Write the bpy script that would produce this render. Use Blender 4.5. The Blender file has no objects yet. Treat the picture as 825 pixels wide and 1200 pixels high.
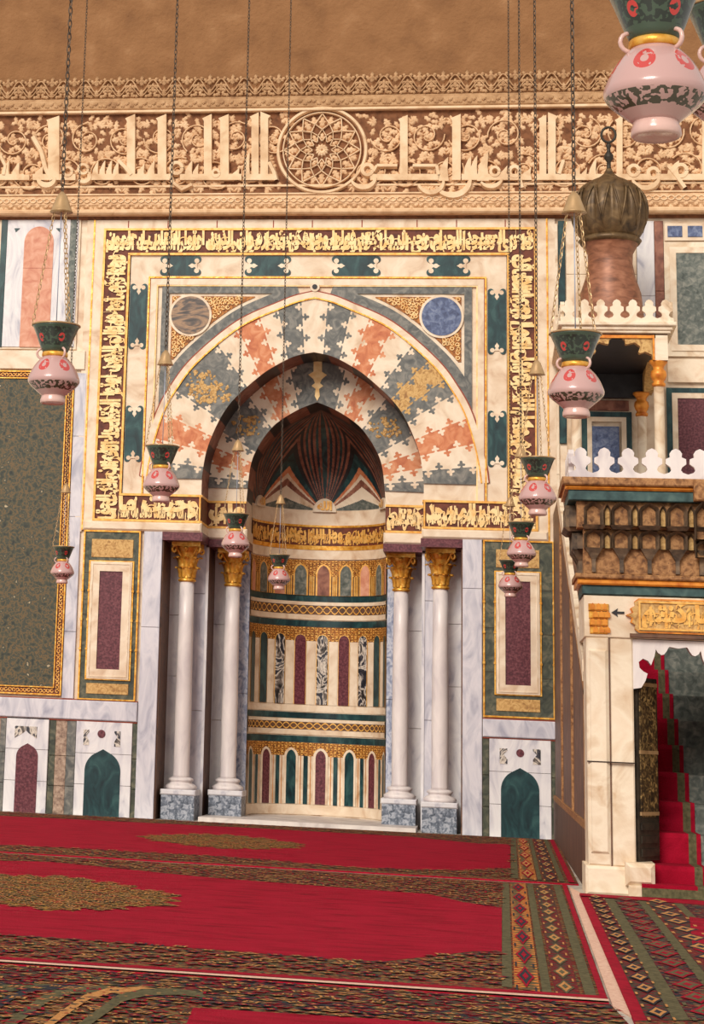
import bpy, math, random, unicodedata
from mathutils import Vector, Matrix
random.seed(7)
PI = math.pi
col = bpy.context.scene.collection
# ------------------------------------------------------------------ camera
FPX, CX, CY = 2452.81, 90.97, 287.89
YAW, PIT, ROL = 0.198804, 0.223104, 0.043339
CAM = Vector((0, -24, 1.0345))
cy, sy, cp, sp, cr, sr = math.cos(YAW), math.sin(YAW), math.cos(PIT), math.sin(PIT), math.cos(ROL), math.sin(ROL)
right0 = Vector((cy, sy, 0)); FWD = Vector((-sy*cp, cy*cp, sp)); up0 = Vector((sy*sp, -cy*sp, cp))
RIGHT = cr*right0 + sr*up0; UP = -sr*right0 + cr*up0
cd = bpy.data.cameras.new('camera'); cam = bpy.data.objects.new('camera', cd); col.objects.link(cam)
M = Matrix((RIGHT, UP, -FWD)).transposed().to_4x4(); M.translation = CAM
cam.matrix_world = M
cd.sensor_fit = 'AUTO'; cd.sensor_width = 36; cd.lens = FPX/1200*36
cd.shift_x = (412.5-CX)/1200; cd.shift_y = (CY-600)/1200
cd.clip_start = .1; cd.clip_end = 200
bpy.context.scene.camera = cam

def ray(px, py): return FWD + RIGHT*((px-CX)/FPX) - UP*((py-CY)/FPX)
def at(px, py, Y=0.0):
    d = ray(px, py); t = (Y-CAM.y)/d.y; p = CAM + d*t; return p.x, p.z
def fl(px, py, Z=0.0):
    d = ray(px, py); t = (Z-CAM.z)/d.z; p = CAM + d*t; return p.x, p.y
def R(px0, py0, px1, py1, Y=0.0):      # measured rectangle -> upright rectangle on plane Y
    a, b, c, d = at(px0, py0, Y), at(px1, py0, Y), at(px0, py1, Y), at(px1, py1, Y)
    return (a[0]+c[0])/2, (b[0]+d[0])/2, (c[1]+d[1])/2, (a[1]+b[1])/2   # x0,x1,z0,z1

# ------------------------------------------------------------------ materials
def lin(c):
    return tuple(((v/255)/12.92 if v/255 <= .04045 else ((v/255+.055)/1.055)**2.4) for v in c)+(1,)
MATS = {}
def mat(name, stops, scale=6, detail=4, dist=0, tex='noise', stretch=(1, 1, 1), rough=.5, metal=0, bump=0, bscale=None, spec=.4, trans=0):
    m = bpy.data.materials.new(name); m.use_nodes = True; nt = m.node_tree; n = nt.nodes; L = nt.links
    b = n['Principled BSDF']; b.inputs['Roughness'].default_value = rough; b.inputs['Metallic'].default_value = metal
    b.inputs['Specular IOR Level'].default_value = spec
    if trans: b.inputs['Transmission Weight'].default_value = trans
    tc = n.new('ShaderNodeTexCoord'); mp = n.new('ShaderNodeMapping'); mp.inputs['Scale'].default_value = stretch
    L.new(tc.outputs['Object'], mp.inputs['Vector'])
    if tex == 'noise':
        t = n.new('ShaderNodeTexNoise'); t.inputs['Scale'].default_value = scale; t.inputs['Detail'].default_value = detail; t.inputs['Distortion'].default_value = dist; out = t.outputs['Fac']
    elif tex == 'wave':
        t = n.new('ShaderNodeTexWave'); t.bands_direction = 'DIAGONAL'; t.inputs['Scale'].default_value = scale; t.inputs['Distortion'].default_value = dist; t.inputs['Detail'].default_value = detail; t.inputs['Detail Scale'].default_value = 1.5; out = t.outputs['Fac']
    elif tex == 'voro':
        t = n.new('ShaderNodeTexVoronoi'); t.inputs['Scale'].default_value = scale; out = t.outputs['Distance']
    elif tex == 'loz':
        t = n.new('ShaderNodeTexVoronoi'); t.distance = 'MANHATTAN'; t.inputs['Scale'].default_value = scale; t.inputs['Randomness'].default_value = dist; out = t.outputs['Distance']
    elif tex == 'cell':
        t = n.new('ShaderNodeTexVoronoi'); t.inputs['Scale'].default_value = scale
        s = n.new('ShaderNodeSeparateColor'); L.new(t.outputs['Color'], s.inputs[0]); out = s.outputs[0]
    L.new(mp.outputs[0], t.inputs['Vector'])
    r = n.new('ShaderNodeValToRGB'); L.new(out, r.inputs[0]); e = r.color_ramp.elements
    if len(stops) == 1: stops = [(0, stops[0][1]), (1, stops[0][1])]
    e[0].position = stops[0][0]; e[0].color = lin(stops[0][1]); e[1].position = stops[-1][0]; e[1].color = lin(stops[-1][1])
    for p, c in stops[1:-1]:
        q = e.new(p); q.color = lin(c)
    if tex == 'cell': r.color_ramp.interpolation = 'CONSTANT'
    L.new(r.outputs[0], b.inputs['Base Color'])
    if bump:
        bn = n.new('ShaderNodeTexNoise'); bn.inputs['Scale'].default_value = bscale or scale*3; bn.inputs['Detail'].default_value = 6
        L.new(tc.outputs['Object'], bn.inputs['Vector'])
        bp = n.new('ShaderNodeBump'); bp.inputs['Strength'].default_value = bump; bp.inputs['Distance'].default_value = .02
        L.new(bn.outputs['Fac'], bp.inputs['Height']); L.new(bp.outputs[0], b.inputs['Normal'])
    MATS[name] = m; return m
WARMW = (232, 214, 192)
mat('cream_marble', [(.25, (196, 160, 128)), (.42, (224, 200, 172)), (.6, (238, 220, 196)), (.8, (226, 196, 166))], 3.5, 8, 1.2, rough=.45, bump=.08, bscale=30)
mat('white_marble', [(.3, (176, 174, 186)), (.42, (214, 210, 214)), (.6, (232, 228, 228)), (.8, (206, 200, 206))], 2.2, 8, 2.5, stretch=(1.6, 1.6, .6), rough=.4, bump=.05, bscale=30)
mat('cool_marble', [(.22, (152, 152, 170)), (.42, (194, 192, 202)), (.6, (218, 214, 220)), (.8, (194, 192, 204))], 2.6, 9, 2.2, stretch=(2.0, 2, .7), rough=.35)
mat('blue_marble', [(.3, (112, 122, 150)), (.45, (158, 166, 188)), (.58, (202, 204, 214)), (.75, (140, 148, 174))], 9, 8, 1.5, stretch=(1.5, 1.5, 1), rough=.4)
mat('speckled_marble', [(.3, (64, 72, 84)), (.47, (112, 120, 134)), (.6, (176, 180, 190)), (.75, (90, 98, 112))], 22, 8, 1, rough=.45)
mat('shaft_marble', [(.25, (188, 176, 182)), (.45, (222, 212, 210)), (.65, (236, 226, 222)), (.85, (206, 196, 200))], 2.4, 7, 1.2, stretch=(2, 2, .7), rough=.32, bump=.05, bscale=40)
mat('aged_marble', [(.2, (150, 112, 80)), (.36, (212, 184, 152)), (.55, (238, 222, 198)), (.8, (228, 204, 176))], 3.0, 9, 1.5, rough=.5, bump=.15, bscale=25)
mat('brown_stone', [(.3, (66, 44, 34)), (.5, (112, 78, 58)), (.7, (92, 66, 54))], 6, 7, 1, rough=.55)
mat('green_marble', [(.3, (14, 36, 42)), (.5, (26, 60, 64)), (.68, (50, 86, 86)), (.8, (22, 48, 54))], 7, 9, 1.5, stretch=(1, 1, .5), rough=.35)
mat('olive_marble', [(.3, (42, 48, 42)), (.5, (74, 78, 64)), (.66, (110, 106, 86)), (.8, (56, 62, 54))], 8, 9, 1.5, rough=.45)
mat('grey_marble', [(.3, (78, 80, 80)), (.5, (106, 106, 102)), (.65, (136, 132, 124)), (.8, (94, 94, 92))], 9, 8, 1.5, rough=.45)
mat('porphyry', [(.3, (70, 26, 36)), (.5, (98, 44, 54)), (.7, (124, 70, 76))], 45, 3, 0, rough=.4)
mat('orange_stone', [(.3, (178, 92, 56)), (.5, (206, 126, 82)), (.7, (222, 158, 116))], 8, 8, 1, rough=.5)
mat('ochre_stone', [(.3, (146, 102, 54)), (.45, (188, 144, 82)), (.6, (214, 174, 110)), (.75, (166, 122, 68))], 14, 9, 2, rough=.5)
mat('charcoal_stone', [(.3, (22, 22, 26)), (.6, (44, 42, 46)), (.8, (32, 30, 34))], 7, 6, 1, rough=.4)
mat('rose_stone', [(.3, (104, 60, 48)), (.5, (142, 90, 72)), (.7, (166, 114, 92))], 8, 6, 1, rough=.5)
mat('pink_stone', [(.3, (196, 122, 96)), (.5, (214, 150, 122)), (.7, (226, 172, 146))], 9, 8, 1, rough=.5)
mat('breccia', [(.36, (34, 32, 34)), (.44, (110, 100, 94)), (.5, (226, 214, 200)), (.55, (60, 60, 70)), (.66, (24, 28, 36))], 5, 5, 3, stretch=(1, 1, .6), rough=.35)
mat('speckled_green_slab', [(.30, (34, 38, 34)), (.40, (56, 60, 48)), (.47, (78, 74, 54)), (.52, (112, 86, 50)), (.56, (70, 70, 54)), (.62, (52, 58, 50)), (.68, (96, 84, 56)), (.73, (190, 172, 140))], 17, 12, .2, rough=.5)
mat('agate_brown', [(.3, (50, 46, 48)), (.45, (88, 78, 74)), (.58, (168, 134, 104)), (.7, (66, 62, 62))], 1.8, 6, 2.5, stretch=(1, 1, 3), rough=.35)
mat('agate_blue', [(.3, (56, 66, 100)), (.5, (88, 102, 138)), (.7, (126, 138, 166))], 20, 6, .6, rough=.4)
mat('grey_green_slab', [(.3, (64, 72, 68)), (.5, (98, 104, 98)), (.7, (140, 140, 130))], 18, 8, .6, rough=.45)
mat('gold_leaf', [(.3, (196, 124, 36)), (.5, (228, 166, 66)), (.7, (246, 200, 110))], 22, 4, 0, rough=.36, metal=.45, bump=.1, bscale=60)
mat('bright_gold', [(.3, (218, 150, 62)), (.6, (242, 190, 104))], 20, 3, 0, rough=.4, metal=.2)
mat('gilt_lace', [(.3, (92, 50, 22)), (.5, (150, 90, 36)), (.7, (196, 130, 58))], 34, 5, .3, rough=.5, metal=.15)
mat('beige_granite', [(.3, (112, 90, 78)), (.5, (160, 134, 116)), (.7, (186, 162, 142))], 30, 6, 0, rough=.6)
mat('pale_gold', [(.3, (232, 184, 112)), (.6, (250, 218, 160))], 12, 3, 0, rough=.45, metal=.1)
mat('dark_red_ground', [(.3, (78, 34, 24)), (.6, (116, 58, 38))], 14, 4, 0, rough=.6)
mat('red_line', [(0, (150, 62, 40))], rough=.6)
mat('dark_joint', [(0, (52, 36, 28))], rough=.8)
mat('plaster', [(.2, (118, 80, 50)), (.45, (140, 98, 62)), (.6, (148, 105, 68)), (.8, (168, 126, 88))], 2.6, 15, .3, rough=.9, bump=.8, bscale=22)
mat('stucco_light', [(.25, (202, 162, 122)), (.5, (232, 200, 162)), (.75, (242, 214, 180))], 5, 8, .5, rough=.8, bump=.15, bscale=40)
mat('stucco_vine', [(.25, (196, 152, 112)), (.5, (222, 184, 144)), (.75, (234, 200, 162))], 9, 8, .5, rough=.85, bump=.2, bscale=50)
mat('stucco_ground', [(.3, (98, 60, 38)), (.6, (136, 90, 60))], 14, 8, .5, rough=.9)  # dirt-brown recess, its dark tone also standing in for faint relief shading
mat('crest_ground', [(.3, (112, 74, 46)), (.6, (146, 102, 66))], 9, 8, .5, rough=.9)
mat('stucco_weathered', [(.25, (156, 116, 82)), (.5, (186, 146, 106)), (.75, (206, 168, 128))], 9, 9, .5, rough=.85, bump=.4, bscale=50)
mat('floor_stone', [(.3, (150, 140, 130)), (.5, (186, 178, 166)), (.7, (206, 198, 186))], 3, 8, 1, rough=.6)
mat('sill_marble', [(.3, (176, 164, 160)), (.5, (212, 202, 196)), (.7, (226, 216, 208))], 4, 8, 1, rough=.5, bump=.1)
mat('dark_wood', [(.3, (62, 40, 30)), (.5, (92, 62, 46)), (.7, (116, 80, 58))], 6, 8, 1, stretch=(3, 3, .4), rough=.55)
mat('brown_panel', [(.3, (74, 46, 36)), (.5, (100, 66, 50)), (.7, (122, 86, 66))], 5, 8, 1, rough=.5)
mat('teal_paint', [(.3, (34, 58, 60)), (.5, (56, 84, 84)), (.7, (80, 106, 102))], 12, 6, .4, rough=.6)
mat('muqarnas_stone', [(.3, (92, 58, 36)), (.45, (140, 96, 58)), (.6, (178, 130, 84)), (.75, (110, 74, 48))], 26, 8, .4, rough=.7)
mat('muqarnas_rib', [(.3, (62, 50, 42)), (.5, (100, 82, 66)), (.7, (138, 112, 86))], 14, 6, .4, rough=.7)
mat('orange_gilt', [(.3, (188, 100, 30)), (.6, (228, 148, 56))], 16, 4, 0, rough=.4, metal=.3)
mat('bronze_dome', [(.25, (50, 38, 28)), (.5, (98, 76, 50)), (.75, (134, 108, 74))], 8, 7, 1, rough=.45, metal=.3)
mat('copper_drum', [(.25, (92, 58, 44)), (.5, (142, 92, 68)), (.75, (176, 122, 94))], 7, 9, .5, stretch=(1, 1, 2.5), rough=.45, metal=.15)
mat('pierced_bronze', [(.3, (24, 20, 16)), (.5, (84, 64, 38)), (.68, (188, 156, 100))], 26, 6, 1.2, rough=.5, metal=.3)
mat('dark_bronze', [(.3, (34, 30, 26)), (.6, (62, 54, 44))], 20, 4, 0, rough=.5, metal=.3)
mat('iron', [(.3, (58, 48, 42)), (.6, (92, 78, 66))], 20, 3, 0, rough=.6, metal=.4)
mat('brass', [(.3, (166, 132, 92)), (.6, (200, 166, 122))], 10, 3, 0, rough=.4, metal=.4)
mat('steel_wire', [(0, (170, 176, 196))], rough=.4, metal=.3)
# carpets
mat('carpet_red', [(.2, (112, 6, 26)), (.42, (146, 12, 38)), (.6, (164, 18, 46)), (.8, (134, 10, 34))], 3.2, 12, .8, stretch=(1, 3.0, 1), rough=.95, bump=.4, bscale=120, spec=.1)
mat('carpet_red_edge', [(.2, (120, 10, 30)), (.6, (160, 18, 44))], 20, 6, 0, rough=.95, spec=.1)
mat('carpet_green', [(.2, (62, 60, 44)), (.5, (94, 88, 64)), (.8, (116, 106, 78))], 40, 6, 0, rough=.95, spec=.1)
mat('carpet_ochre', [(.3, (160, 104, 58)), (.6, (200, 144, 88))], 60, 4, 0, rough=.95, spec=.1)
mat('carpet_navy', [(.3, (36, 38, 48)), (.6, (58, 58, 64))], 60, 4, 0, rough=.95, spec=.1)
mat('carpet_dense', [(0, (70, 52, 40)), (.2, (118, 36, 36)), (.4, (104, 92, 62)), (.55, (138, 100, 58)), (.7, (66, 62, 54)), (.85, (134, 56, 44))], 52, 0, 0, tex='cell', rough=.95, bump=.3, bscale=120, spec=.1)
mat('carpet_dark_dense', [(0, (52, 44, 48)), (.2, (96, 24, 34)), (.4, (70, 72, 62)), (.55, (128, 92, 62)), (.7, (44, 48, 56)), (.85, (112, 40, 44))], 42, 0, 0, tex='cell', rough=.95, bump=.3, bscale=120, spec=.1)
mat('carpet_medallion', [(0, (54, 60, 44)), (.25, (140, 104, 48)), (.5, (92, 86, 54)), (.65, (176, 128, 62)), (.8, (120, 40, 36))], 40, 0, 0, tex='cell', rough=.95, bump=.3, bscale=120, spec=.1)
mat('carpet_gold_lozenge', [(.0, (88, 34, 30)), (.22, (150, 40, 34)), (.3, (212, 140, 66)), (.46, (196, 118, 58)), (.6, (96, 84, 60))], 9, 0, .15, tex='loz', rough=.95, spec=.1)
mat('carpet_maroon_lozenge', [(.0, (150, 100, 64)), (.22, (104, 26, 34)), (.5, (120, 28, 38)), (.62, (72, 62, 52))], 11, 0, .35, tex='loz', rough=.95, spec=.1)
mat('carpet_fringe', [(.3, (206, 160, 140)), (.6, (226, 190, 168))], 60, 3, 0, rough=.95, spec=.1)

def enamel_mat(name, base, spot, dark, nrep, zc, zh, dz0, dz1, rough=.25):
    """glass enamel: rosettes of colour spot around the body at height zc, patterned dark band between dz0 and dz1"""
    m = bpy.data.materials.new(name); m.use_nodes = True; nt = m.node_tree; n = nt.nodes; L = nt.links
    b = n['Principled BSDF']; b.inputs['Roughness'].default_value = rough; b.inputs['Specular IOR Level'].default_value = .7
    b.inputs['Coat Weight'].default_value = .4
    tc = n.new('ShaderNodeTexCoord'); s = n.new('ShaderNodeSeparateXYZ'); L.new(tc.outputs['Object'], s.inputs[0])
    def mth(op, a, bb=None):
        q = n.new('ShaderNodeMath'); q.operation = op
        for i, v in enumerate((a, bb)):
            if v is None: continue
            if isinstance(v, (int, float)): q.inputs[i].default_value = v
            else: L.new(v, q.inputs[i])
        return q.outputs[0]
    an = mth('ARCTAN2', s.outputs[1], s.outputs[0])
    c = mth('MULTIPLY', an, nrep/(2*PI)); fr = mth('SUBTRACT', mth('FRACT', mth('ADD', c, .31)), .5)
    u = mth('MULTIPLY', fr, 2*PI/nrep*.11)
    v = mth('SUBTRACT', s.outputs[2], zc)
    d = mth('SQRT', mth('ADD', mth('MULTIPLY', u, u), mth('MULTIPLY', v, v)))
    w1 = mth('MULTIPLY', mth('LESS_THAN', d, zh), mth('GREATER_THAN', d, zh*.38))
    ns = n.new('ShaderNodeTexNoise'); ns.inputs['Scale'].default_value = 55; L.new(tc.outputs['Object'], ns.inputs['Vector'])
    w2 = mth('MULTIPLY', w1, mth('GREATER_THAN', ns.outputs['Fac'], .40))
    band = mth('MULTIPLY', mth('GREATER_THAN', s.outputs[2], dz0), mth('LESS_THAN', s.outputs[2], dz1))
    ns2 = n.new('ShaderNodeTexNoise'); ns2.inputs['Scale'].default_value = 70; ns2.inputs['Detail'].default_value = 1; L.new(tc.outputs['Object'], ns2.inputs['Vector'])
    band = mth('MULTIPLY', band, mth('GREATER_THAN', ns2.outputs['Fac'], .46))
    m1 = n.new('ShaderNodeMix'); m1.data_type = 'RGBA'; m1.inputs['A'].default_value = lin(base); m1.inputs['B'].default_value = lin(dark); L.new(band, m1.inputs['Factor'])
    m2 = n.new('ShaderNodeMix'); m2.data_type = 'RGBA'; L.new(m1.outputs['Result'], m2.inputs['A']); m2.inputs['B'].default_value = lin(spot); L.new(w2, m2.inputs['Factor'])
    L.new(m2.outputs['Result'], b.inputs['Base Color'])
    MATS[name] = m
enamel_mat('lamp_glass', (196, 156, 152), (196, 64, 60), (70, 64, 50), 6, .176, .030, .062, .098)
enamel_mat('lamp_collar', (58, 78, 62), (196, 54, 50), (26, 40, 34), 5, .312, .020, .275, .36, rough=.35)
mat('lamp_foot', [(.3, (196, 152, 144)), (.6, (222, 184, 174))], 10, 3, 0, rough=.2, spec=.7)

# ------------------------------------------------------------------ mesh builder
class MB:
    def __init__(s): s.v = []; s.f = []; s.m = []; s.sm = []; s.mats = []
    def mi(s, m):
        if m not in s.mats: s.mats.append(m)
        return s.mats.index(m)
    def face(s, pts, m, smooth=False):
        k = len(s.v); s.v += [tuple(p) for p in pts]; s.f.append(list(range(k, k+len(pts)))); s.m.append(s.mi(m)); s.sm.append(smooth)
    def mesh(s, vs, fs, m, smooth=False):
        k = len(s.v); s.v += [tuple(p) for p in vs]; i = s.mi(m)
        for f in fs: s.f.append([k+a for a in f]); s.m.append(i); s.sm.append(smooth)
    def box(s, x0, x1, y0, y1, z0, z1, m):
        if x0 > x1: x0, x1 = x1, x0
        if y0 > y1: y0, y1 = y1, y0
        if z0 > z1: z0, z1 = z1, z0
        v = [(x0,y0,z0),(x1,y0,z0),(x1,y1,z0),(x0,y1,z0),(x0,y0,z1),(x1,y0,z1),(x1,y1,z1),(x0,y1,z1)]
        s.mesh(v, [(0,3,2,1),(4,5,6,7),(0,1,5,4),(1,2,6,5),(2,3,7,6),(3,0,4,7)], m)
    def bev(s, x0, x1, y0, y1, z0, z1, m, b=.01):
        """box whose front (y0) edges are chamfered"""
        v = [(x0,y1,z0),(x1,y1,z0),(x1,y1,z1),(x0,y1,z1),(x0,y0+b,z0),(x1,y0+b,z0),(x1,y0+b,z1),(x0,y0+b,z1),
             (x0+b,y0,z0+b),(x1-b,y0,z0+b),(x1-b,y0,z1-b),(x0+b,y0,z1-b)]
        s.mesh(v, [(0,3,2,1),(0,1,5,4),(1,2,6,5),(2,3,7,6),(3,0,4,7),(4,5,9,8),(5,6,10,9),(6,7,11,10),(7,4,8,11),(8,9,10,11)], m)
    def prism(s, pts, y0, y1, m, ms=None, back=True):
        """outline in x,z extruded from y0 (front) to y1"""
        a = sum(pts[i][0]*pts[(i+1) % len(pts)][1]-pts[(i+1) % len(pts)][0]*pts[i][1] for i in range(len(pts)))
        if a < 0: pts = pts[::-1]
        n = len(pts)
        s.face([(p[0], y0, p[1]) for p in pts], m)
        if back: s.face([(p[0], y1, p[1]) for p in reversed(pts)], ms or m)
        v = [(p[0], y0, p[1]) for p in pts]+[(p[0], y1, p[1]) for p in pts]
        s.mesh(v, [(i, n+i, n+(i+1) % n, (i+1) % n) for i in range(n)], ms or m)
    def prismx(s, pts, x0, x1, m):
        """outline in y,z extruded along x"""
        n = len(pts)
        s.face([(x0, p[0], p[1]) for p in pts], m); s.face([(x1, p[0], p[1]) for p in reversed(pts)], m)
        v = [(x0, p[0], p[1]) for p in pts]+[(x1, p[0], p[1]) for p in pts]
        s.mesh(v, [(i, (i+1) % n, n+(i+1) % n, n+i) for i in range(n)], m)
    def frame(s, x0, x1, z0, z1, w, y0, y1, m, b=.004):
        """rectangular frame, outer rectangle given, mitred"""
        o = [(x0,z0),(x1,z0),(x1,z1),(x0,z1)]; i = [(x0+w,z0+w),(x1-w,z0+w),(x1-w,z1-w),(x0+w,z1-w)]
        for k in range(4):
            l = (k+1) % 4
            s.prism([o[k], o[l], i[l], i[k]], y0, y1, m)
    def lathe(s, cx_, cy_, prof, n, m, smooth=True, fl=None):
        v = []; f = []
        for (r, z) in prof:
            for k in range(n):
                a = 2*PI*k/n; rr = r*(fl(a, z) if fl else 1)
                v.append((cx_+rr*math.cos(a), cy_+rr*math.sin(a), z))
        for j in range(len(prof)-1):
            for k in range(n):
                l = (k+1) % n; f.append((j*n+k, j*n+l, (j+1)*n+l, (j+1)*n+k))
        if prof[0][0] > 1e-4: f.append(tuple(reversed(range(n))))
        if prof[-1][0] > 1e-4: f.append(tuple((len(prof)-1)*n+k for k in range(n)))
        s.mesh(v, f, m, smooth)
    def tube(s, pts, r, n, m, closed=False, smooth=True):
        P = [Vector(p) for p in pts]; N = len(P); v = []; f = []
        for i, p in enumerate(P):
            a = P[(i-1) % N] if (closed or i > 0) else P[i]; b = P[(i+1) % N] if (closed or i < N-1) else P[i]
            t = (b-a).normalized(); u = t.orthogonal() if abs(t.y) > .9 else t.cross(Vector((0, 1, 0)))
            u.normalize(); w = t.cross(u)
            rr = r[i] if isinstance(r, (list, tuple)) else r
            for k in range(n):
                c = 2*PI*k/n; v.append(p+u*rr*math.cos(c)+w*rr*math.sin(c))
        for i in range(N if closed else N-1):
            j = (i+1) % N
            for k in range(n):
                l = (k+1) % n; f.append((i*n+k, i*n+l, j*n+l, j*n+k))
        if not closed: f.append(tuple(reversed(range(n)))); f.append(tuple((N-1)*n+k for k in range(n)))
        s.mesh(v, f, m, smooth)
    def ribbon(s, pts, w, y0, y1, m, taper=True):
        """raised strap in the x,z plane with a rounded back: base at y1, crest at y0"""
        N = len(pts); v = []; f = []
        for i, p in enumerate(pts):
            a = pts[max(0, i-1)]; b = pts[min(N-1, i+1)]; dx, dz = b[0]-a[0], b[1]-a[1]; l = math.hypot(dx, dz) or 1
            nx, nz = -dz/l, dx/l; ww = (w[i] if isinstance(w, list) else w)/2
            v += [(p[0]+nx*ww, y1, p[1]+nz*ww), (p[0]+nx*ww*.55, y0, p[1]+nz*ww*.55), (p[0]-nx*ww*.55, y0, p[1]-nz*ww*.55), (p[0]-nx*ww, y1, p[1]-nz*ww)]
        for i in range(N-1):
            for k in range(3): f.append((4*i+k, 4*i+k+1, 4*i+k+5, 4*i+k+4))
        s.mesh(v, f, m)
    def leaf(s, x, z, ang, l, w, y0, y1, m, lobes=3):
        """carved leaf lying on the x,z plane: scalloped outline, ridge raised"""
        out = []
        n = 5*lobes
        for k in range(2*n):
            t = k/(2*n); side = 1 if t < .5 else -1; q = (t*2 if t < .5 else 2-2*t)
            wd = math.sin(PI*min(1, q**.8))*(1+.28*math.sin(q*lobes*2*PI-1.2))
            out.append((q*l, side*w/2*wd))
        ca, sa = math.cos(ang), math.sin(ang)
        o = [(x+a*ca-b*sa, z+a*sa+b*ca) for a, b in out]
        c = (x+.45*l*ca, z+.45*l*sa); N = len(o)
        v = [(p[0], y1, p[1]) for p in o]+[((p[0]*.7+c[0]*.3), y0*.7+y1*.3, (p[1]*.7+c[1]*.3)) for p in o]+[(c[0], y0, c[1])]
        f = []
        for k in range(N):
            l2 = (k+1) % N; f.append((k, N+k, N+l2, l2)); f.append((N+k, 2*N, N+l2))
        s.mesh(v, f, m)
    def build(s, name, parent=None, mod=None):
        me = bpy.data.meshes.new(name)
        off = Vector((0, 0, 0)); p = parent
        while p is not None: off += p.location; p = p.parent
        me.from_pydata([(a[0]-off.x, a[1]-off.y, a[2]-off.z) for a in s.v], [], s.f)
        for m in s.mats: me.materials.append(MATS[m])
        me.polygons.foreach_set('material_index', s.m); me.polygons.foreach_set('use_smooth', s.sm)
        me.update()
        o = bpy.data.objects.new(name, me); col.objects.link(o); o.parent = parent
        return o
def empty(name, loc): 
    o = bpy.data.objects.new(name, None); o.location = loc; o.empty_display_size = .1; col.objects.link(o); return o
def tag(o, label=None, cat=None, group=None, kind=None):
    if label: o['label'] = label
    if cat: o['category'] = cat
    if group: o['group'] = group
    if kind: o['kind'] = kind
    return o
def one(name, fn, parent):
    b = MB(); fn(b); return b.build(name, parent)
def pieces(name, fn, parent, key):
    """one object per piece: faces are sorted by key(centre)"""
    b = MB(); fn(b); G = {}
    for i, f in enumerate(b.f):
        n = len(f); c = tuple(sum(b.v[k][j] for k in f)/n for j in range(3)); G.setdefault(key(c), []).append(i)
    for k in sorted(G):
        q = MB(); mp = {}
        for i in G[k]:
            for v in b.f[i]:
                if v not in mp: mp[v] = len(q.v); q.v.append(b.v[v])
            q.f.append([mp[v] for v in b.f[i]]); q.m.append(q.mi(b.mats[b.m[i]])); q.sm.append(b.sm[i])
        q.build(name, parent)
def pair(name, fn, parent, x=None): pieces(name, fn, parent, lambda c: c[0] > (XC if x is None else x))

# ------------------------------------------------------------------ lettering
SH = {}
for cpt in range(0xFE70, 0xFEFD):
    dd = unicodedata.decomposition(chr(cpt)).split()
    if len(dd) == 2: SH.setdefault(chr(int(dd[1], 16)), {})[dd[0][1:-1]] = chr(cpt)
    if len(dd) == 3 and dd[1] == '0644': SH.setdefault('\u0644'+chr(int(dd[2], 16)), {})[dd[0][1:-1]] = chr(cpt)
def shape(s):
    t = []; i = 0
    while i < len(s):
        if s[i:i+2] in SH and len(s[i:i+2]) == 2: t.append(s[i:i+2]); i += 2
        else: t.append(s[i]); i += 1
    out = []
    for i, c in enumerate(t):
        f = SH.get(c)
        if not f: out.append(c); continue
        pj = i > 0 and t[i-1] in SH and 'initial' in SH[t[i-1]] and 'final' in f
        nj = i+1 < len(t) and t[i+1] in SH and 'initial' in f and 'final' in SH[t[i+1]]
        out.append(f.get({(0,0):'isolated',(1,0):'final',(0,1):'initial',(1,1):'medial'}[(int(bool(pj)), int(bool(nj)))], f.get('isolated', c)))
    return ''.join(reversed(out))
def text_mesh(txt, bold):
    c = bpy.data.curves.new('t', 'FONT'); c.body = shape(txt); c.resolution_u = 2; c.offset = bold; c.fill_mode = 'FRONT'
    o = bpy.data.objects.new('t', c); col.objects.link(o); bpy.context.view_layer.update()
    m = bpy.data.meshes.new_from_object(o.evaluated_get(bpy.context.evaluated_depsgraph_get()))
    V = [(v.co.x, v.co.y) for v in m.vertices]; F = [list(p.vertices) for p in m.polygons]
    bpy.data.objects.remove(o); bpy.data.meshes.remove(m); bpy.data.curves.remove(c)
    return V, F
VERSE = ('قد نرى تقلب وجهك في السماء فلنولينك قبلة ترضاها فول وجهك شطر المسجد الحرام وحيث ما كنتم فولوا وجوهكم شطره '
         'وان الذين اوتوا الكتاب ليعلمون انه الحق من ربهم وما الله بغافل عما يعملون ').split()
def phrase(start, n): return ' '.join(VERSE[(start+i) % len(VERSE)] for i in range(n))
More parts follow.
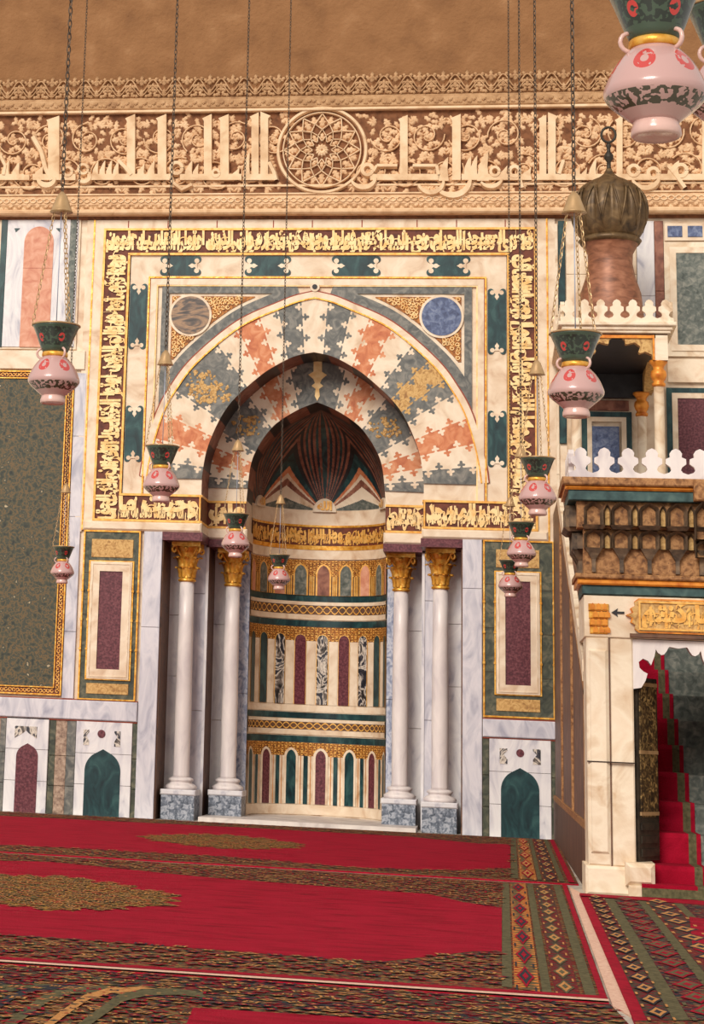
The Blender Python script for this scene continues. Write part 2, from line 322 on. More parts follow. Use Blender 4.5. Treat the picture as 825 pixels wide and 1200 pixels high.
def letters(mb, length, height, mapf, m, start=0, bold=.052, dense=1.25, txt=None, rows=2):
    """fill a band length x height with calligraphy; mapf(u,v) -> 3d point; two interlaced lines, tall strokes between"""
    for row in range(rows):
        h = height*(.78 if rows == 2 else 1); z0 = height*(.02 if row == 0 else .24)
        if rows == 1: z0 = 0
        n = 2
        if txt and row == 0: V, F = text_mesh(txt, bold)
        else:
            n = max(1, int(length/height*.62*dense)); V, F = text_mesh(phrase(start+row*11, n), bold)
        xs = [p[0] for p in V]; zs = sorted(p[1] for p in V); x0, x1, a0, a1 = min(xs), max(xs), zs[int(len(zs)*.05)], zs[int(len(zs)*.975)]
        par = list(range(len(V)))
        def find(a):
            while par[a] != a: par[a] = par[par[a]]; a = par[a]
            return a
        for f in F:
            for q in f[1:]: par[find(q)] = find(f[0])
        ids = {}
        P = []
        for i, (x, z) in enumerate(V):
            k = ids.setdefault(find(i), len(ids)); P.append(mapf((x-x0)/(x1-x0)*length, max(0, min(height, z0+(z-a0)/(a1-a0)*h)), .0004*(k % 9)+.005*row))
        mb.mesh(P, F, m)
        if rows == 2 and row == 0:
            k = max(2, int(length/height*1.6))
            for i in range(k):
                u = (i+.2+.6*random.random())/k*length; w = height*.045; t = height*(.55+.35*random.random())
                z = height*.08
                mb.mesh([mapf(u-w, z, .0042+i % 3*.0002), mapf(u+w, z, .0042+i % 3*.0002), mapf(u+w*1.3, z+t, .0042+i % 3*.0002), mapf(u-w*1.2, z+t*.96, .0042+i % 3*.0002)], [(0, 1, 2, 3)], m)
                q = random.random()*height*.2+height*.15; uu = u+height*.25
                pts = [(uu+height*.2*math.cos(a), height*.2+q+height*.12*math.sin(a)) for a in [PI*j/6 for j in range(7)]]
                for j in range(6):
                    a, b = pts[j], pts[j+1]
                    mb.mesh([mapf(a[0], a[1], .0038), mapf(b[0], b[1], .0038), mapf(b[0], b[1]+height*.05, .0038), mapf(a[0], a[1]+height*.05, .0038)], [(0, 1, 2, 3)], m)

# ================================================================== geometry constants
XC = -1.987; Y1, Y2 = .6, 1.2; RN = .811; HO = 1.266
def zf(py, px=367, Y=0): return at(px, py, Y)[1]
def catmull(P, n=6):
    out = []
    Q = [P[0]]+list(P)+[P[-1]]
    for i in range(1, len(Q)-2):
        for k in range(n):
            t = k/n; a, b, c, d = Q[i-1], Q[i], Q[i+1], Q[i+2]
            out.append(tuple(.5*((2*b[j])+(-a[j]+c[j])*t+(2*a[j]-5*b[j]+4*c[j]-d[j])*t*t+(-a[j]+3*b[j]-3*c[j]+d[j])*t**3) for j in range(2)))
    out.append(tuple(P[-1])); return out
def side_curve(pts, Y, half=None):
    W = [at(px, py, Y) for px, py in pts]; W = [(x-XC, z) for x, z in W]; W[0] = (0, W[0][1])
    if half:
        k = half/W[-1][0]; W = [(x*(1+(k-1)*(x/W[-1][0])), z) for x, z in W]
    return catmull(W)
# half profiles (x offset from the axis, z), apex first
IN1 = side_curve([(366,413),(388,417.5),(408,427),(433,444),(469,480),(491,527),(497.5,566)], 0, HO)
OUT1 = side_curve([(366,350.5),(388,355),(407,362.5),(456,385.5),(506,428),(530.5,460.6),(545,488),(555.5,522),(561,548),(563.6,567)], 0, 1.90)
IN2 = side_curve([(369,471.5),(392,480),(410.7,491.4),(424.8,503.5),(438.8,524),(448,547.4),(452,588)], Y1, RN)
ZS = IN1[-1][1]
ZCAP = 3.181; ZFT = 6.793; ZFB = 3.308; ZIT = 6.471; ZIB = 3.633
def extend(c, zb): return c + [(c[-1][0], zb)] if c[-1][1] > zb+.001 else c
def isect(curve, phi, zc):
    """point of the half profile met by the ray leaving (0,zc) at angle phi from vertical"""
    s = abs(phi); dx, dz = math.sin(s), math.cos(s); best = None
    for a, b in zip(curve, curve[1:]):
        ca = a[0]*dz-(a[1]-zc)*dx; cb = b[0]*dz-(b[1]-zc)*dx
        if ca <= 0 <= cb or cb <= 0 <= ca:
            t = ca/(ca-cb) if ca != cb else 0
            best = (a[0]+(b[0]-a[0])*t, a[1]+(b[1]-a[1])*t)
    if best is None: best = curve[-1]
    return (math.copysign(best[0], phi) if phi else 0.0, best[1])
def _lobe():
    out = [(-.5, 0), (-.20, 0), (-.10, .10), (-.10, .20)]
    for k in range(7): a = math.radians(-70-k*35); out.append((-.25+.14*math.cos(a), .34+.14*math.sin(a)))
    for k in range(9): a = math.radians(215-k*31.5); out.append((.15*math.cos(a), .66+.17*math.sin(a)))
    r = [(-x, y) for x, y in reversed(out[:11])]
    return out+r
TO = _lobe()
def teeth(L, n, amp, flip=1):
    """interlocking trefoil teeth along length L"""
    p = L/n; out = [(0, 0)]
    for i in range(n):
        g = flip if i % 2 == 0 else -flip
        for a, b in TO[1:-1]: out.append(((i+.5+a*.9)*p, b*p*amp*g))
    out.append((L, 0)); return out
def voussoirs(mb, ci, co, zc, bounds, mats, y0, y1, nt, amp, mirror=True, straight_last=True, zbot=None):
    for sgn in (1, -1):
        paths = []
        for i, b in enumerate(bounds):
            ph = math.radians(b)*sgn
            a, c = isect(ci, ph, zc), isect(co, ph, zc)
            L = math.hypot(c[0]-a[0], c[1]-a[1]); ux, uz = (c[0]-a[0])/L, (c[1]-a[1])/L
            lx, lz = uz*sgn, -ux*sgn
            if b == 0 or b == bounds[-1]: path = [(0, 0), (L, 0)]
            else: path = teeth(L, nt, amp, 1)
            paths.append([(a[0]+ux*s_+lx*d, a[1]+uz*s_+lz*d) for s_, d in path])
        for i in range(len(bounds)-1):
            b0, b1 = bounds[i], bounds[i+1]
            outer = [isect(co, math.radians(b0+(b1-b0)*k/5)*sgn, zc) for k in range(1, 5)]
            inner = [isect(ci, math.radians(b0+(b1-b0)*k/5)*sgn, zc) for k in range(1, 5)]
            poly = paths[i]+outer+paths[i+1][::-1]+inner[::-1]
            mm = mats[i] if isinstance(mats[i], str) else mats[i][0 if sgn == 1 else 1]
            mb.prism([(XC+x, z) for x, z in poly], y0-.0004*(i % 2), y1, mm, back=False)

# ------------------------------------------------------------------ setting
def structure(name, fn):
    b = MB(); fn(b); o = b.build(name); o['kind'] = 'structure'; return o
def f_(b): b.box(-16, 10, -40, 3.2, -.3, 0, 'floor_stone')
structure('floor', f_)
CL, CRR = XC-1.70, XC+1.70
def f_(b):
    b.box(-16, CL-.21, .02, 3.2, 0, 7.4, 'cream_marble')
    b.box(CRR+.21, 10, .02, 3.2, 0, 7.4, 'cream_marble')
    b.box(CL-.21, CRR+.21, .02, 3.2, 6.75, 7.4, 'cream_marble')
    b.box(CL-.21, CL, .03, 3.2, 0, 7.0, 'cream_marble'); b.box(CRR, CRR+.21, .03, 3.2, 0, 7.0, 'cream_marble')
    b.box(CL-.21, CRR+.21, 2.4, 3.2, 0, 7.0, 'cream_marble')
    b.box(-16, 10, .02, 3.2, 7.4, 16, 'plaster')
structure('wall_back', f_)

# ================================================================== MIHRAB
mih = empty('mihrab', (XC, 0, 0))
tag(mih, 'tall marble prayer niche with striped pointed arches and gold inscription frame', 'prayer niche')

# front wall plate of the arch, with its striped soffit
def f_(b):
    cur = extend(IN1, ZCAP+.06); top = 6.80; W = CRR-XC+.215
    for sgn in (1, -1):
        n = len(cur)
        # outer boundary: match by param
        for i in range(n-1):
            def ob(k):
                t = k/(n-1)
                return (W*min(1, t*2.2), top) if t < 1/2.2 else (W, top-(top-ZCAP-.06)*((t-1/2.2)/(1-1/2.2)))
            p = [cur[i], cur[i+1], ob(i+1), ob(i)]
            pts = [(XC+sgn*x, 0, z) for x, z in p]
            b.face(pts if sgn < 0 else pts[::-1], 'cream_marble')
    b.box(XC-W, XC-HO, .0, Y1, ZCAP+.055, ZCAP+.06, 'cream_marble'); b.box(XC+HO, XC+W, .0, Y1, ZCAP+.055, ZCAP+.06, 'cream_marble')
one('arch_wall', f_, mih)
def soffit(b, curve, y0, y1, zb, nb, ma, mb_, zc):
    cur = extend(curve, zb)
    # resample finely
    fine = []
    for a, c in zip(cur, cur[1:]):
        k = max(1, int(math.hypot(c[0]-a[0], c[1]-a[1])/.02))
        fine += [(a[0]+(c[0]-a[0])*j/k, a[1]+(c[1]-a[1])*j/k) for j in range(k)]
    fine.append(cur[-1]); L = [0]
    for a, c in zip(fine, fine[1:]): L.append(L[-1]+math.hypot(c[0]-a[0], c[1]-a[1]))
    for sgn in (1, -1):
        for i in range(len(fine)-1):
            a, c = fine[i], fine[i+1]; mm = ma if int((L[i]/L[-1])*nb+.5) % 2 == 0 else mb_
            if c[1] < ZIB: mm = 'cream_marble'
            q = [(XC+sgn*a[0], y0, a[1]), (XC+sgn*c[0], y0, c[1]), (XC+sgn*c[0], y1, c[1]), (XC+sgn*a[0], y1, a[1])]
            b.face(q if sgn > 0 else q[::-1], mm)
one('outer_arch_soffit', lambda b: soffit(b, IN1, 0, Y1, ZCAP, 9, 'charcoal_stone', 'rose_stone', ZS), mih)
one('inner_arch_soffit', lambda b: soffit(b, IN2, Y1, Y2+.02, ZCAP, 8, 'charcoal_stone', 'rose_stone', ZS), mih)

B1 = [0, 4.2, 12, 18.5, 27, 35.5, 43, 51.5, 57.5, 67, 76, 84, 90.3]
M1 = ['cream_marble', 'grey_marble', 'cream_marble', 'orange_stone', 'cream_marble', 'grey_marble', ('ochre_stone', 'grey_marble'), 'grey_marble', 'cream_marble', 'orange_stone', 'cream_marble', 'grey_marble']
one('outer_arch_voussoirs', lambda b: voussoirs(b, extend(IN1, ZIB-.1), extend(OUT1, ZIB-.1), ZS, B1, M1, -.022, .0, 5, .78), mih)
# inner ring plate and voussoirs
def off_curve(c, d):
    out = []
    for i, p in enumerate(c):
        a = c[max(0, i-1)]; e = c[min(len(c)-1, i+1)]; dx, dz = e[0]-a[0], e[1]-a[1]; l = math.hypot(dx, dz)
        out.append((max(0, p[0]-dz/l*d) if i else 0, p[1]+(dx/l*d if i else d*1.1)))
    return out
OUT2 = off_curve(IN2, .56)
def f_(b):
    cur = extend(IN2, ZCAP+.02); oc = extend(OUT2, ZCAP+.02)
    oc2 = OUT2+[(OUT2[-1][0], ZCAP+.02)]; cur2 = IN2+[(IN2[-1][0], ZCAP+.02)]
    for sgn in (1, -1):
        for i in range(len(cur2)-1):
            q = [(XC+sgn*x, Y1, z) for x, z in (cur2[i], cur2[i+1], oc2[i+1], oc2[i])]
            b.face(q if sgn < 0 else q[::-1], 'cream_marble')
one('inner_arch_wall', f_, mih)
B2 = [0, 3.5, 13, 20, 29, 37, 60, 69, 78, 85, 91]
M2 = ['grey_marble', 'grey_marble', 'cream_marble', 'orange_stone', 'cream_marble', 'grey_marble', 'cream_marble', 'orange_stone', 'cream_marble', 'grey_marble']
one('inner_arch_voussoirs', lambda b: voussoirs(b, extend(IN2, ZIB-.3), extend(OUT2, ZIB-.3), ZS-.02, B2, M2, Y1-.02, Y1, 4, .70), mih)
def blob(b, pts, rr, y0, y1, m):
    for (x, z) in pts:
        for k in range(60):
            a = random.random()*2*PI; r = rr*math.sqrt(random.random()); c = rr*.09*(1+random.random())
            b.leaf(x+r*math.cos(a)*1.3, z+r*math.sin(a), a*3, c*2.6, c*1.8, y0, y1, m)
def f_(b):
    for x0, z0 in [at(236, 446), at(252, 461), (at(240, 462))]: blob(b, [(x0, z0)], .125, -.028, -.0235, 'ochre_stone')
    for sgn in (1, -1):
        a = math.radians(48.5); rm = 1.07
        blob(b, [(XC+sgn*math.sin(a)*rm, ZS+math.cos(a)*rm)], .13, Y1-.03, Y1-.0215, 'ochre_stone')
    # key ornament of the inner ring
    zt = at(367, 424, Y1)[1]; zb = at(367, 470, Y1)[1]; H = zt-zb; x = XC
    prof = [(0,0),(.03,.12),(.02,.3),(.07,.38),(.03,.45),(.05,.55),(.11,.66),(.05,.74),(.05,1),(0,1)]
    P = [(x+a, zb+c*H) for a, c in prof]+[(x-a, zb+c*H) for a, c in reversed(prof[1:-1])]
    b.prism(P, Y1-.03, Y1, 'pale_gold')
pieces('mosaic_inlay', f_, mih, lambda c: (c[0] > XC+.2, c[0] > XC-.2, c[1] > .3 and 1))

# mouldings following the outer arch
def arc_strip(b, c0, c1, y0, y1, m, rng=None):
    for sgn in (1, -1):
        for i in range(len(c0)-1):
            P = [(XC+sgn*c0[i][0], c0[i][1]), (XC+sgn*c0[i+1][0], c0[i+1][1]), (XC+sgn*c1[i+1][0], c1[i+1][1]), (XC+sgn*c1[i][0], c1[i][1])]
            b.prism(P, y0, y1, m, back=False)
O = [off_curve(OUT1, d) for d in (0, .016, .085, .10, .112)]
# rectangular inner field
ix0, ix1, _, izt = R(175.5, 322, 567, 322)
IXH = 1.965; IZT = zf(325)
def f_(b):
    arc_strip(b, O[0], O[1], -.040, 0, 'gold_leaf')
    arc_strip(b, O[1], O[2], -.0335, 0, 'cream_marble')
    arc_strip(b, O[2], O[3], -.0265, 0, 'red_line')
one('archivolt_moulding', f_, mih)
GX = 1.80   # outer edge of the grey band
GZ = zf(336)
def clampc(c, xm, zm): return [(min(x, xm), min(z, zm)) for x, z in c]
def f_(b):
    a = clampc(off_curve(OUT1, .10), GX-.0, GZ); c = clampc(off_curve(OUT1, .21), GX, GZ)
    keep = [(p, q) for p, q in zip(a, c) if p[1] > ZIB+.35]
    for sgn in (1, -1):
        for (p0, q0), (p1, q1) in zip(keep, keep[1:]):
            if p0[0] < .16: continue
            P = [(XC+sgn*p0[0], p0[1]), (XC+sgn*p1[0], p1[1]), (XC+sgn*q1[0], q1[1]), (XC+sgn*q0[0], q0[1])]
            if math.hypot(P[0][0]-P[3][0], P[0][1]-P[3][1]) < .004: continue
            b.prism(P, -.020, 0, 'grey_marble', back=False)
    w = .085
    for sgn in (1, -1):
        xx = sorted((XC+sgn*.30, XC+sgn*GX)); b.box(xx[0], xx[1], -.021, 0, GZ-w, GZ, 'grey_marble')
        xx = sorted((XC+sgn*(GX-w), XC+sgn*GX)); b.box(xx[0], xx[1], -.021, 0, ZS+.55, GZ-w, 'grey_marble')
pair('grey_spandrel_band', f_, mih)
def f_(b):
    # cream rectangular frame with red and gold fillets
    z0 = ZIB+.0
    for (w0, w1, m, y) in ((0, .018, 'gold_leaf', -.036), (.018, .028, 'red_line', -.028), (.028, .10, 'cream_marble', -.034), (.10, .115, 'pale_gold', -.03)):
        for sgn in (1, -1):
            xx = sorted((XC+sgn*(IXH-w0), XC+sgn*(IXH-w1))); b.box(xx[0], xx[1], y, 0, z0, IZT-w1, m)
        b.box(XC-IXH+w0, XC+IXH-w0, y, 0, IZT-w1, IZT-w0, m)
one('spandrel_frame', f_, mih)
# gold lace spandrels + roundels
RC = .225
rx, rz = (at(221, 369)[0]+2*XC-at(515, 372)[0])/2, (at(221, 369)[1]+at(515, 372)[1])/2
rx = XC-rx   # distance from the axis
inner_sp = off_curve(OUT1, .25)
def spandrel_outline():
    xo, zo = GX-.085-.035, GZ-.085-.035
    pts = [(xo, zo)]; arc = [p for p in inner_sp if p[0] < xo and p[1] < zo]
    return [(arc[0][0], zo)]+arc+[(xo, arc[-1][1])], xo, zo
SPO, SPX, SPZ = spandrel_outline()
def f_(b):
    for sgn in (1, -1):
        b.prism([(XC+sgn*x, z) for x, z in SPO]+[(XC+sgn*SPX, SPZ)], -.008, 0, 'gilt_lace', back=False)
        arc = SPO
        def inside(x, z):
            if x > SPX-.02 or z > SPZ-.02: return False
            if math.hypot(x-rx, z-rz) < RC+.03: return False
            for p, q in zip(inner_sp, inner_sp[1:]):
                if p[0] <= x <= q[0]: return z > p[1]+(q[1]-p[1])*(x-p[0])/max(1e-6, q[0]-p[0])+.03
            return False
        x = .6
        while x < SPX:
            z = ZS+.4
            while z < SPZ:
                jx, jz = x+random.uniform(-.01, .01), z+random.uniform(-.01, .01)
                if inside(jx, jz):
                    a0 = random.random()*6; r = .026
                    pts = [(XC+sgn*(jx+r*(1-t*.07)*math.cos(a0+t)), jz+r*(1-t*.07)*math.sin(a0+t)) for t in [k*.7 for k in range(9)]]
                    b.ribbon(pts, .014, -.022, -.008, 'pale_gold')
                    b.leaf(XC+sgn*jx, jz, a0, .035, .022, -.02, -.008, 'pale_gold', 2)
                z += .052
            x += .052
pair('spandrel_lace', f_, mih)
for sgn, mm, nm in ((-1, 'agate_brown', 'brown agate roundel'), (1, 'agate_blue', 'blue stone roundel')):
    def f_(b):
        C = (XC+sgn*rx, rz); n = 48
        ring = [(C[0]+(RC+.028)*math.cos(2*PI*k/n), C[1]+(RC+.028)*math.sin(2*PI*k/n)) for k in range(n)]
        b.prism([(C[0]+RC*math.cos(2*PI*k/n), C[1]+RC*math.sin(2*PI*k/n)) for k in range(n)], -.032, -.02, mm)
    o = one('roundel', f_, mih); o['label'] = nm
    one('marble_ring', lambda b: b.prism([(XC+sgn*rx+(RC+.028)*math.cos(2*PI*k/48), rz+(RC+.028)*math.sin(2*PI*k/48)) for k in range(48)], -.026, 0, 'cream_marble'), o)
def f_(b):
    C = at(367, 337); n = 24; C = (XC, C[1])
    b.prism([(C[0]+.055*math.cos(2*PI*k/n), C[1]+.055*math.sin(2*PI*k/n)) for k in range(n)], -.045, 0, 'cream_marble')
    b.prism([(C[0]+.03*math.cos(2*PI*k/n), C[1]+.03*math.sin(2*PI*k/n)) for k in range(n)], -.05, -.03, 'charcoal_stone')
one('keystone_boss', f_, mih)
# band of green slabs with fleur ends
def fleur_slab(b, x0, x1, z0, z1, y0, y1, m, vertical, endm='cream_marble'):
    """green slab whose two short ends carry a cream fleur with curled shoulders"""
    if vertical: L, W = z1-z0, x1-x0
    else: L, W = x1-x0, z1-z0
    def T(a, c): return ((x0+x1)/2+c, z0+a) if vertical else (x0+a, (z0+z1)/2+c)
    def P(pts, ya, mm): b.prism([T(a, c) for a, c in pts], ya, y1, mm)
    P([(0, -W/2), (L, -W/2), (L, W/2), (0, W/2)], y0, m)
    for e in (0, 1):
        def E(a, c): return (a, c) if e == 0 else (L-a, c)
        def circ(a, c, r, ya, mm, n=14): P([E(a+r*math.cos(2*PI*k/n), c+r*math.sin(2*PI*k/n)) for k in range(n)], ya, mm)
        for q in (1, -1):
            circ(-.05*W, q*.33*W, .165*W, y0-.001, m)
        P([E(-.02*W, -.24*W), E(.06*W, -.10*W), E(.14*W, -.07*W), E(.14*W, .07*W), E(.06*W, .10*W), E(-.02*W, .24*W)], y0-.0024, endm)
        for q in (1, -1):
            circ(.01*W, q*.25*W, .125*W, y0-.002, endm)
        circ(.24*W, 0, .115*W, y0-.0027, endm); P([E(.3*W, -.08*W), E(.44*W, 0), E(.3*W, .08*W)], y0-.0022, endm)
def f_(b):
    bx0, bx1 = IXH+.012, 2.197-.012
    b.box(XC-2.19, XC+2.19, -.006, 0, IZT+.008, ZIT, 'cream_marble')
    for sgn in (1, -1):
        xx = sorted((XC+sgn*IXH, XC+sgn*2.19)); b.box(xx[0], xx[1], -.006, 0, ZIB, IZT+.008, 'cream_marble')
        for (pa, pb) in ((337, 405), (480, 537)):
            za, zb = at(163 if sgn < 0 else 577, pa+(0 if sgn < 0 else 6))[1], at(163 if sgn < 0 else 577, pb+(0 if sgn < 0 else 6))[1]
            xx = sorted((XC+sgn*bx0, XC+sgn*bx1))
            fleur_slab(b, xx[0], xx[1], zb, za, -.016, 0, 'green_marble', True)
    for (pa, pb) in ((193, 231), (292, 336), (394, 441), (505, 546)):
        xa, xb = at(pa, 311)[0], at(pb, 311)[0]
        fleur_slab(b, xa, xb, IZT+.016, ZIT-.012, -.016, 0, 'green_marble', False)
pieces('green_joggled_border', f_, mih, lambda c: 0)

# inscription frame
FW = 2.527; IW = 2.197
def gold_edges(b, x0, x1, z0, z1, y, w=.022):
    b.box(x0, x1, y-.012, y+.02, z1-w, z1, 'bright_gold'); b.box(x0, x1, y-.012, y+.02, z0, z0+w, 'bright_gold')
def f_(b):
    b.box(XC-FW, XC+FW, -.02, .02, ZIT, ZFT, 'dark_red_ground')
    for s in (1, -1):
        xx = sorted((XC+s*IW, XC+s*FW)); b.box(xx[0], xx[1], -.02, .02, ZIB, ZIT, 'dark_red_ground')
        xx = sorted((XC+s*HO, XC+s*FW)); b.box(xx[0], xx[1], -.02, .02, ZFB, ZIB, 'dark_red_ground')
        xx = sorted((XC+s*HO, XC+s*(HO+.002))); 
        b.box(xx[0]-.004, xx[1]+.004, -.02, Y1, ZFB, ZIB, 'dark_red_ground')
        xx = sorted((XC+s*RN, XC+s*(HO-.001))); b.box(xx[0], xx[1], Y1-.02, Y1, ZFB, ZIB, 'dark_red_ground')
one('inscription_ground', f_, mih)
def f_(b):
    w = .026; y0, y1 = -.038, .0
    b.box(XC-FW, XC+FW, y0, y1, ZFT-w, ZFT, 'bright_gold'); b.box(XC-IW-w, XC+IW+w, y0, y1, ZIT-w*.2, ZIT+w*.8, 'bright_gold')
    for s in (1, -1):
        for xa, xb, za, zb in ((FW-w, FW, ZFB, ZFT-w), (IW, IW+w, ZIB, ZIT), (HO, IW+w, ZIB-w, ZIB), (HO, FW-w, ZFB, ZFB+w), (HO, HO+w*.7, ZFB+w, ZIB-w)):
            xx = sorted((XC+s*xa, XC+s*xb)); b.box(xx[0], xx[1], y0, y1, za, zb, 'bright_gold')
        for za, zb in ((ZFB, ZFB+w), (ZIB-w, ZIB)):
            xx = sorted((XC+s*RN, XC+s*(HO-.005))); b.box(xx[0], xx[1], Y1-.035, Y1, za, zb, 'bright_gold')
            xx = sorted((XC+s*(HO-.015), XC+s*(HO-.004))); b.box(xx[0], xx[1], -.03, Y1-.03, za, zb, 'bright_gold')
one('inscription_gilt_border', f_, mih)
def f_(b):
    w = .03; y = -.03; H = ZFT-ZIT-2*w
    L = 2*FW-2*w; letters(b, L, H, lambda u, v, d=0: (XC-FW+w+u, y-d, ZIT+w+v), 'pale_gold', 0)
    Hs = FW-IW-2*w
    Ls = ZIT-ZFB-.02
    letters(b, Ls, Hs, lambda u, v, d=0: (XC-FW+w+Hs-v, y-.0005-d, ZFB+.02+u), 'pale_gold', 7)
    letters(b, Ls, Hs, lambda u, v, d=0: (XC+IW+w+v, y-.0005-d, ZFB+.02+Ls-u), 'pale_gold', 15)
    Hb = ZIB-ZFB-2*w
    lb = FW-HO-Hs-2*w
    letters(b, lb, Hb, lambda u, v, d=0: (XC+HO+w+u, y-d, ZFB+w+v), 'pale_gold', 0, txt='بسم الله الرحمن الرحيم قد نرى تقلب')
    letters(b, lb, Hb, lambda u, v, d=0: (XC-HO-w-lb+u, y-d, ZFB+w+v), 'pale_gold', 3, txt='وصلى الله على سيدنا محمد وآله وسلم')
    l2 = HO-RN-.03
    letters(b, l2, Hb, lambda u, v, d=0: (XC+RN+.015+u, Y1-.027-d, ZFB+w+v), 'pale_gold', 5, txt='وجهك في السماء')
    letters(b, l2, Hb, lambda u, v, d=0: (XC-HO+.015+u, Y1-.027-d, ZFB+w+v), 'pale_gold', 9, txt='الله اكبر')
one('inscription_lettering', f_, mih)
def f_(b):
    # cream surround outside the inscription frame
    for s in (1, -1):
        for xa, xb, m, yy in ((FW, FW+.11, 'cream_marble', -.012), (FW+.11, FW+.128, 'gold_leaf', -.02), (FW+.128, FW+.21, 'cream_marble', -.008)):
            xx = sorted((XC+s*xa, XC+s*xb)); b.box(xx[0], xx[1], yy, .02, ZCAP+.02 if xa < FW+.12 else ZCAP-.0, 6.90, m)
    b.box(XC-FW, XC+FW, -.012, .02, ZFT, 6.90, 'cream_marble')
    for k in range(9):
        x = XC-FW+(k+.5)*.56+random.uniform(-.1, .1); b.box(x, x+.012, -.014, 0, ZFT+.01, 6.89, 'red_line')
one('cream_surround', f_, mih)
def f_(b):
    # impost moulding below the bottom inscription
    for s in (1, -1):
        xx = sorted((XC+s*HO, XC+s*(FW+.11))); b.bev(xx[0]-(.02 if s > 0 else 0), xx[1]+(.02 if s < 0 else 0), -.05, .02, ZCAP+.02, ZFB, 'cream_marble', .02)
        xx = sorted((XC+s*(HO-.02), XC+s*(HO+.01))); b.box(xx[0], xx[1], -.03, Y1, ZCAP+.02, ZFB-.01, 'cream_marble')
        xx = sorted((XC+s*(RN-.02), XC+s*HO)); b.bev(xx[0], xx[1], Y1-.05, Y2, ZCAP+.0, ZFB, 'cream_marble', .02)
pair('impost_moulding', f_, mih)
def f_(b):
    for s in (1, -1):
        xx = sorted((XC+s*(HO-.03), XC+s*1.70)); b.box(xx[0], xx[1], -.03, Y1, ZCAP-.075, ZCAP+.02, 'porphyry')
        xx = sorted((XC+s*(RN-.02), XC+s*(HO-.03))); b.box(xx[0], xx[1], Y1-.06, Y2, ZCAP-.09, ZCAP, 'porphyry')
pair('maroon_lintel', f_, mih)
# jambs
def stack(b, x0, x1, y0, y1, z0, z1, m, cuts):
    zz = [z0]+[z0+(z1-z0)*c for c in cuts]+[z1]
    for a, c in zip(zz, zz[1:]): b.bev(x0, x1, y0, y1, a+.002, c-.002, m, .004)
def f_(b):
    for s, cuts in ((1, (.83,)), (-1, (.66,))):
        xx = sorted((XC+s*1.70, XC+s*1.912)); stack(b, xx[0], xx[1], -.035, .03, 0, ZCAP+.02, 'cool_marble', cuts)
pair('jamb_pilaster', f_, mih)
def f_(b):
    for s in (1, -1):
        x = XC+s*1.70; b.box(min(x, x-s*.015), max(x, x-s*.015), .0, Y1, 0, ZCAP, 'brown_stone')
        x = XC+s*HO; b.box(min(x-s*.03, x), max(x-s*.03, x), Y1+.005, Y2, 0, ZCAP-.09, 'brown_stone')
        # thin marble edges
        b.box(min(x, x-s*.032), max(x, x-s*.032), Y1-.012, Y1+.005, 0, ZCAP-.095, 'white_marble')
pair('jamb_reveal', f_, mih)
def f_(b):
    for s in (1, -1):
        xx = sorted((XC+s*HO, XC+s*1.70)); xm = XC+s*1.5
        stack(b, *sorted((XC+s*HO, XC+s*1.47)), Y1, Y1+.06, 0, ZCAP, 'cool_marble', (.38, .80))
        stack(b, *sorted((XC+s*1.474, XC+s*1.70)), Y1, Y1+.06, 0, ZCAP, 'white_marble', (.5, .72))
        xm = XC+s*1.0
        stack(b, *sorted((XC+s*RN, XC+s*1.0)), Y2, Y2+.06, 0, ZCAP, 'blue_marble', (.45,))
        stack(b, *sorted((XC+s*1.004, XC+s*HO)), Y2, Y2+.06, 0, ZCAP, 'white_marble', (.35, .7))
pair('jamb_panelling', f_, mih)

# ---------------- niche wall (cylinder) : everything by angle
def cyl(a, z, r=RN): return (XC+r*math.sin(a), Y2+r*math.cos(a), z)
def cylstrip(b, z0, z1, r, m, a0=-PI/2, a1=PI/2, n=64, smooth=True):
    n = max(1, int(n*(a1-a0)/PI)); v = []; f = []
    for i in range(n+1):
        a = a0+(a1-a0)*i/n; v += [cyl(a, z0, r), cyl(a, z1, r)]
    for i in range(n): f.append((2*i, 2*i+2, 2*i+3, 2*i+1))
    b.mesh(v, f, m, smooth)
def cylledge(b, z0, z1, r0, r1, m, n=64):
    """moulding standing proud of the niche wall: r1<r0 is its face"""
    cylstrip(b, z0, z1, r1, m)
    for z, fl_ in ((z0, 0), (z1, 1)):
        v = []; f = []
        for i in range(n+1):
            a = -PI/2+PI*i/n; v += [cyl(a, z, r0), cyl(a, z, r1)]
        for i in range(n): f.append((2*i, 2*i+1, 2*i+3, 2*i+2) if fl_ else (2*i, 2*i+2, 2*i+3, 2*i+1))
        b.mesh(v, f, m)
def zn(py): return at(382, py, 2.01)[1]
def f_(b):
    cylstrip(b, 0, zn(600), RN, 'aged_marble')
    cylledge(b, 0.06, zn(944), RN, RN-.012, 'cream_marble')
one('niche_wall', f_, mih)
def lace_band(b, z0, z1, r, n, cell):
    cylstrip(b, z0, z1, r, 'gilt_lace')
    k = int(PI*r/cell); rows = max(1, int((z1-z0)/cell))
    for i in range(k):
        for j in range(rows):
            a0 = -PI/2+PI*(i+.5)/k; zc = z0+(z1-z0)*(j+.5)/rows; rr = cell*.46; o0 = (i*7+j*3) % 5
            pts = [(a0+rr/r*(1-t*.08)*math.cos(o0+t), zc+rr*(1-t*.08)*math.sin(o0+t)) for t in [q*.8 for q in range(8)]]
            for p, q in zip(pts, pts[1:]):
                w = cell*.13
                b.mesh([cyl(p[0], p[1]-w, r-.008), cyl(q[0], q[1]-w, r-.008), cyl(q[0], q[1]+w, r-.008), cyl(p[0], p[1]+w, r-.008)], [(0, 1, 2, 3)], 'bright_gold')
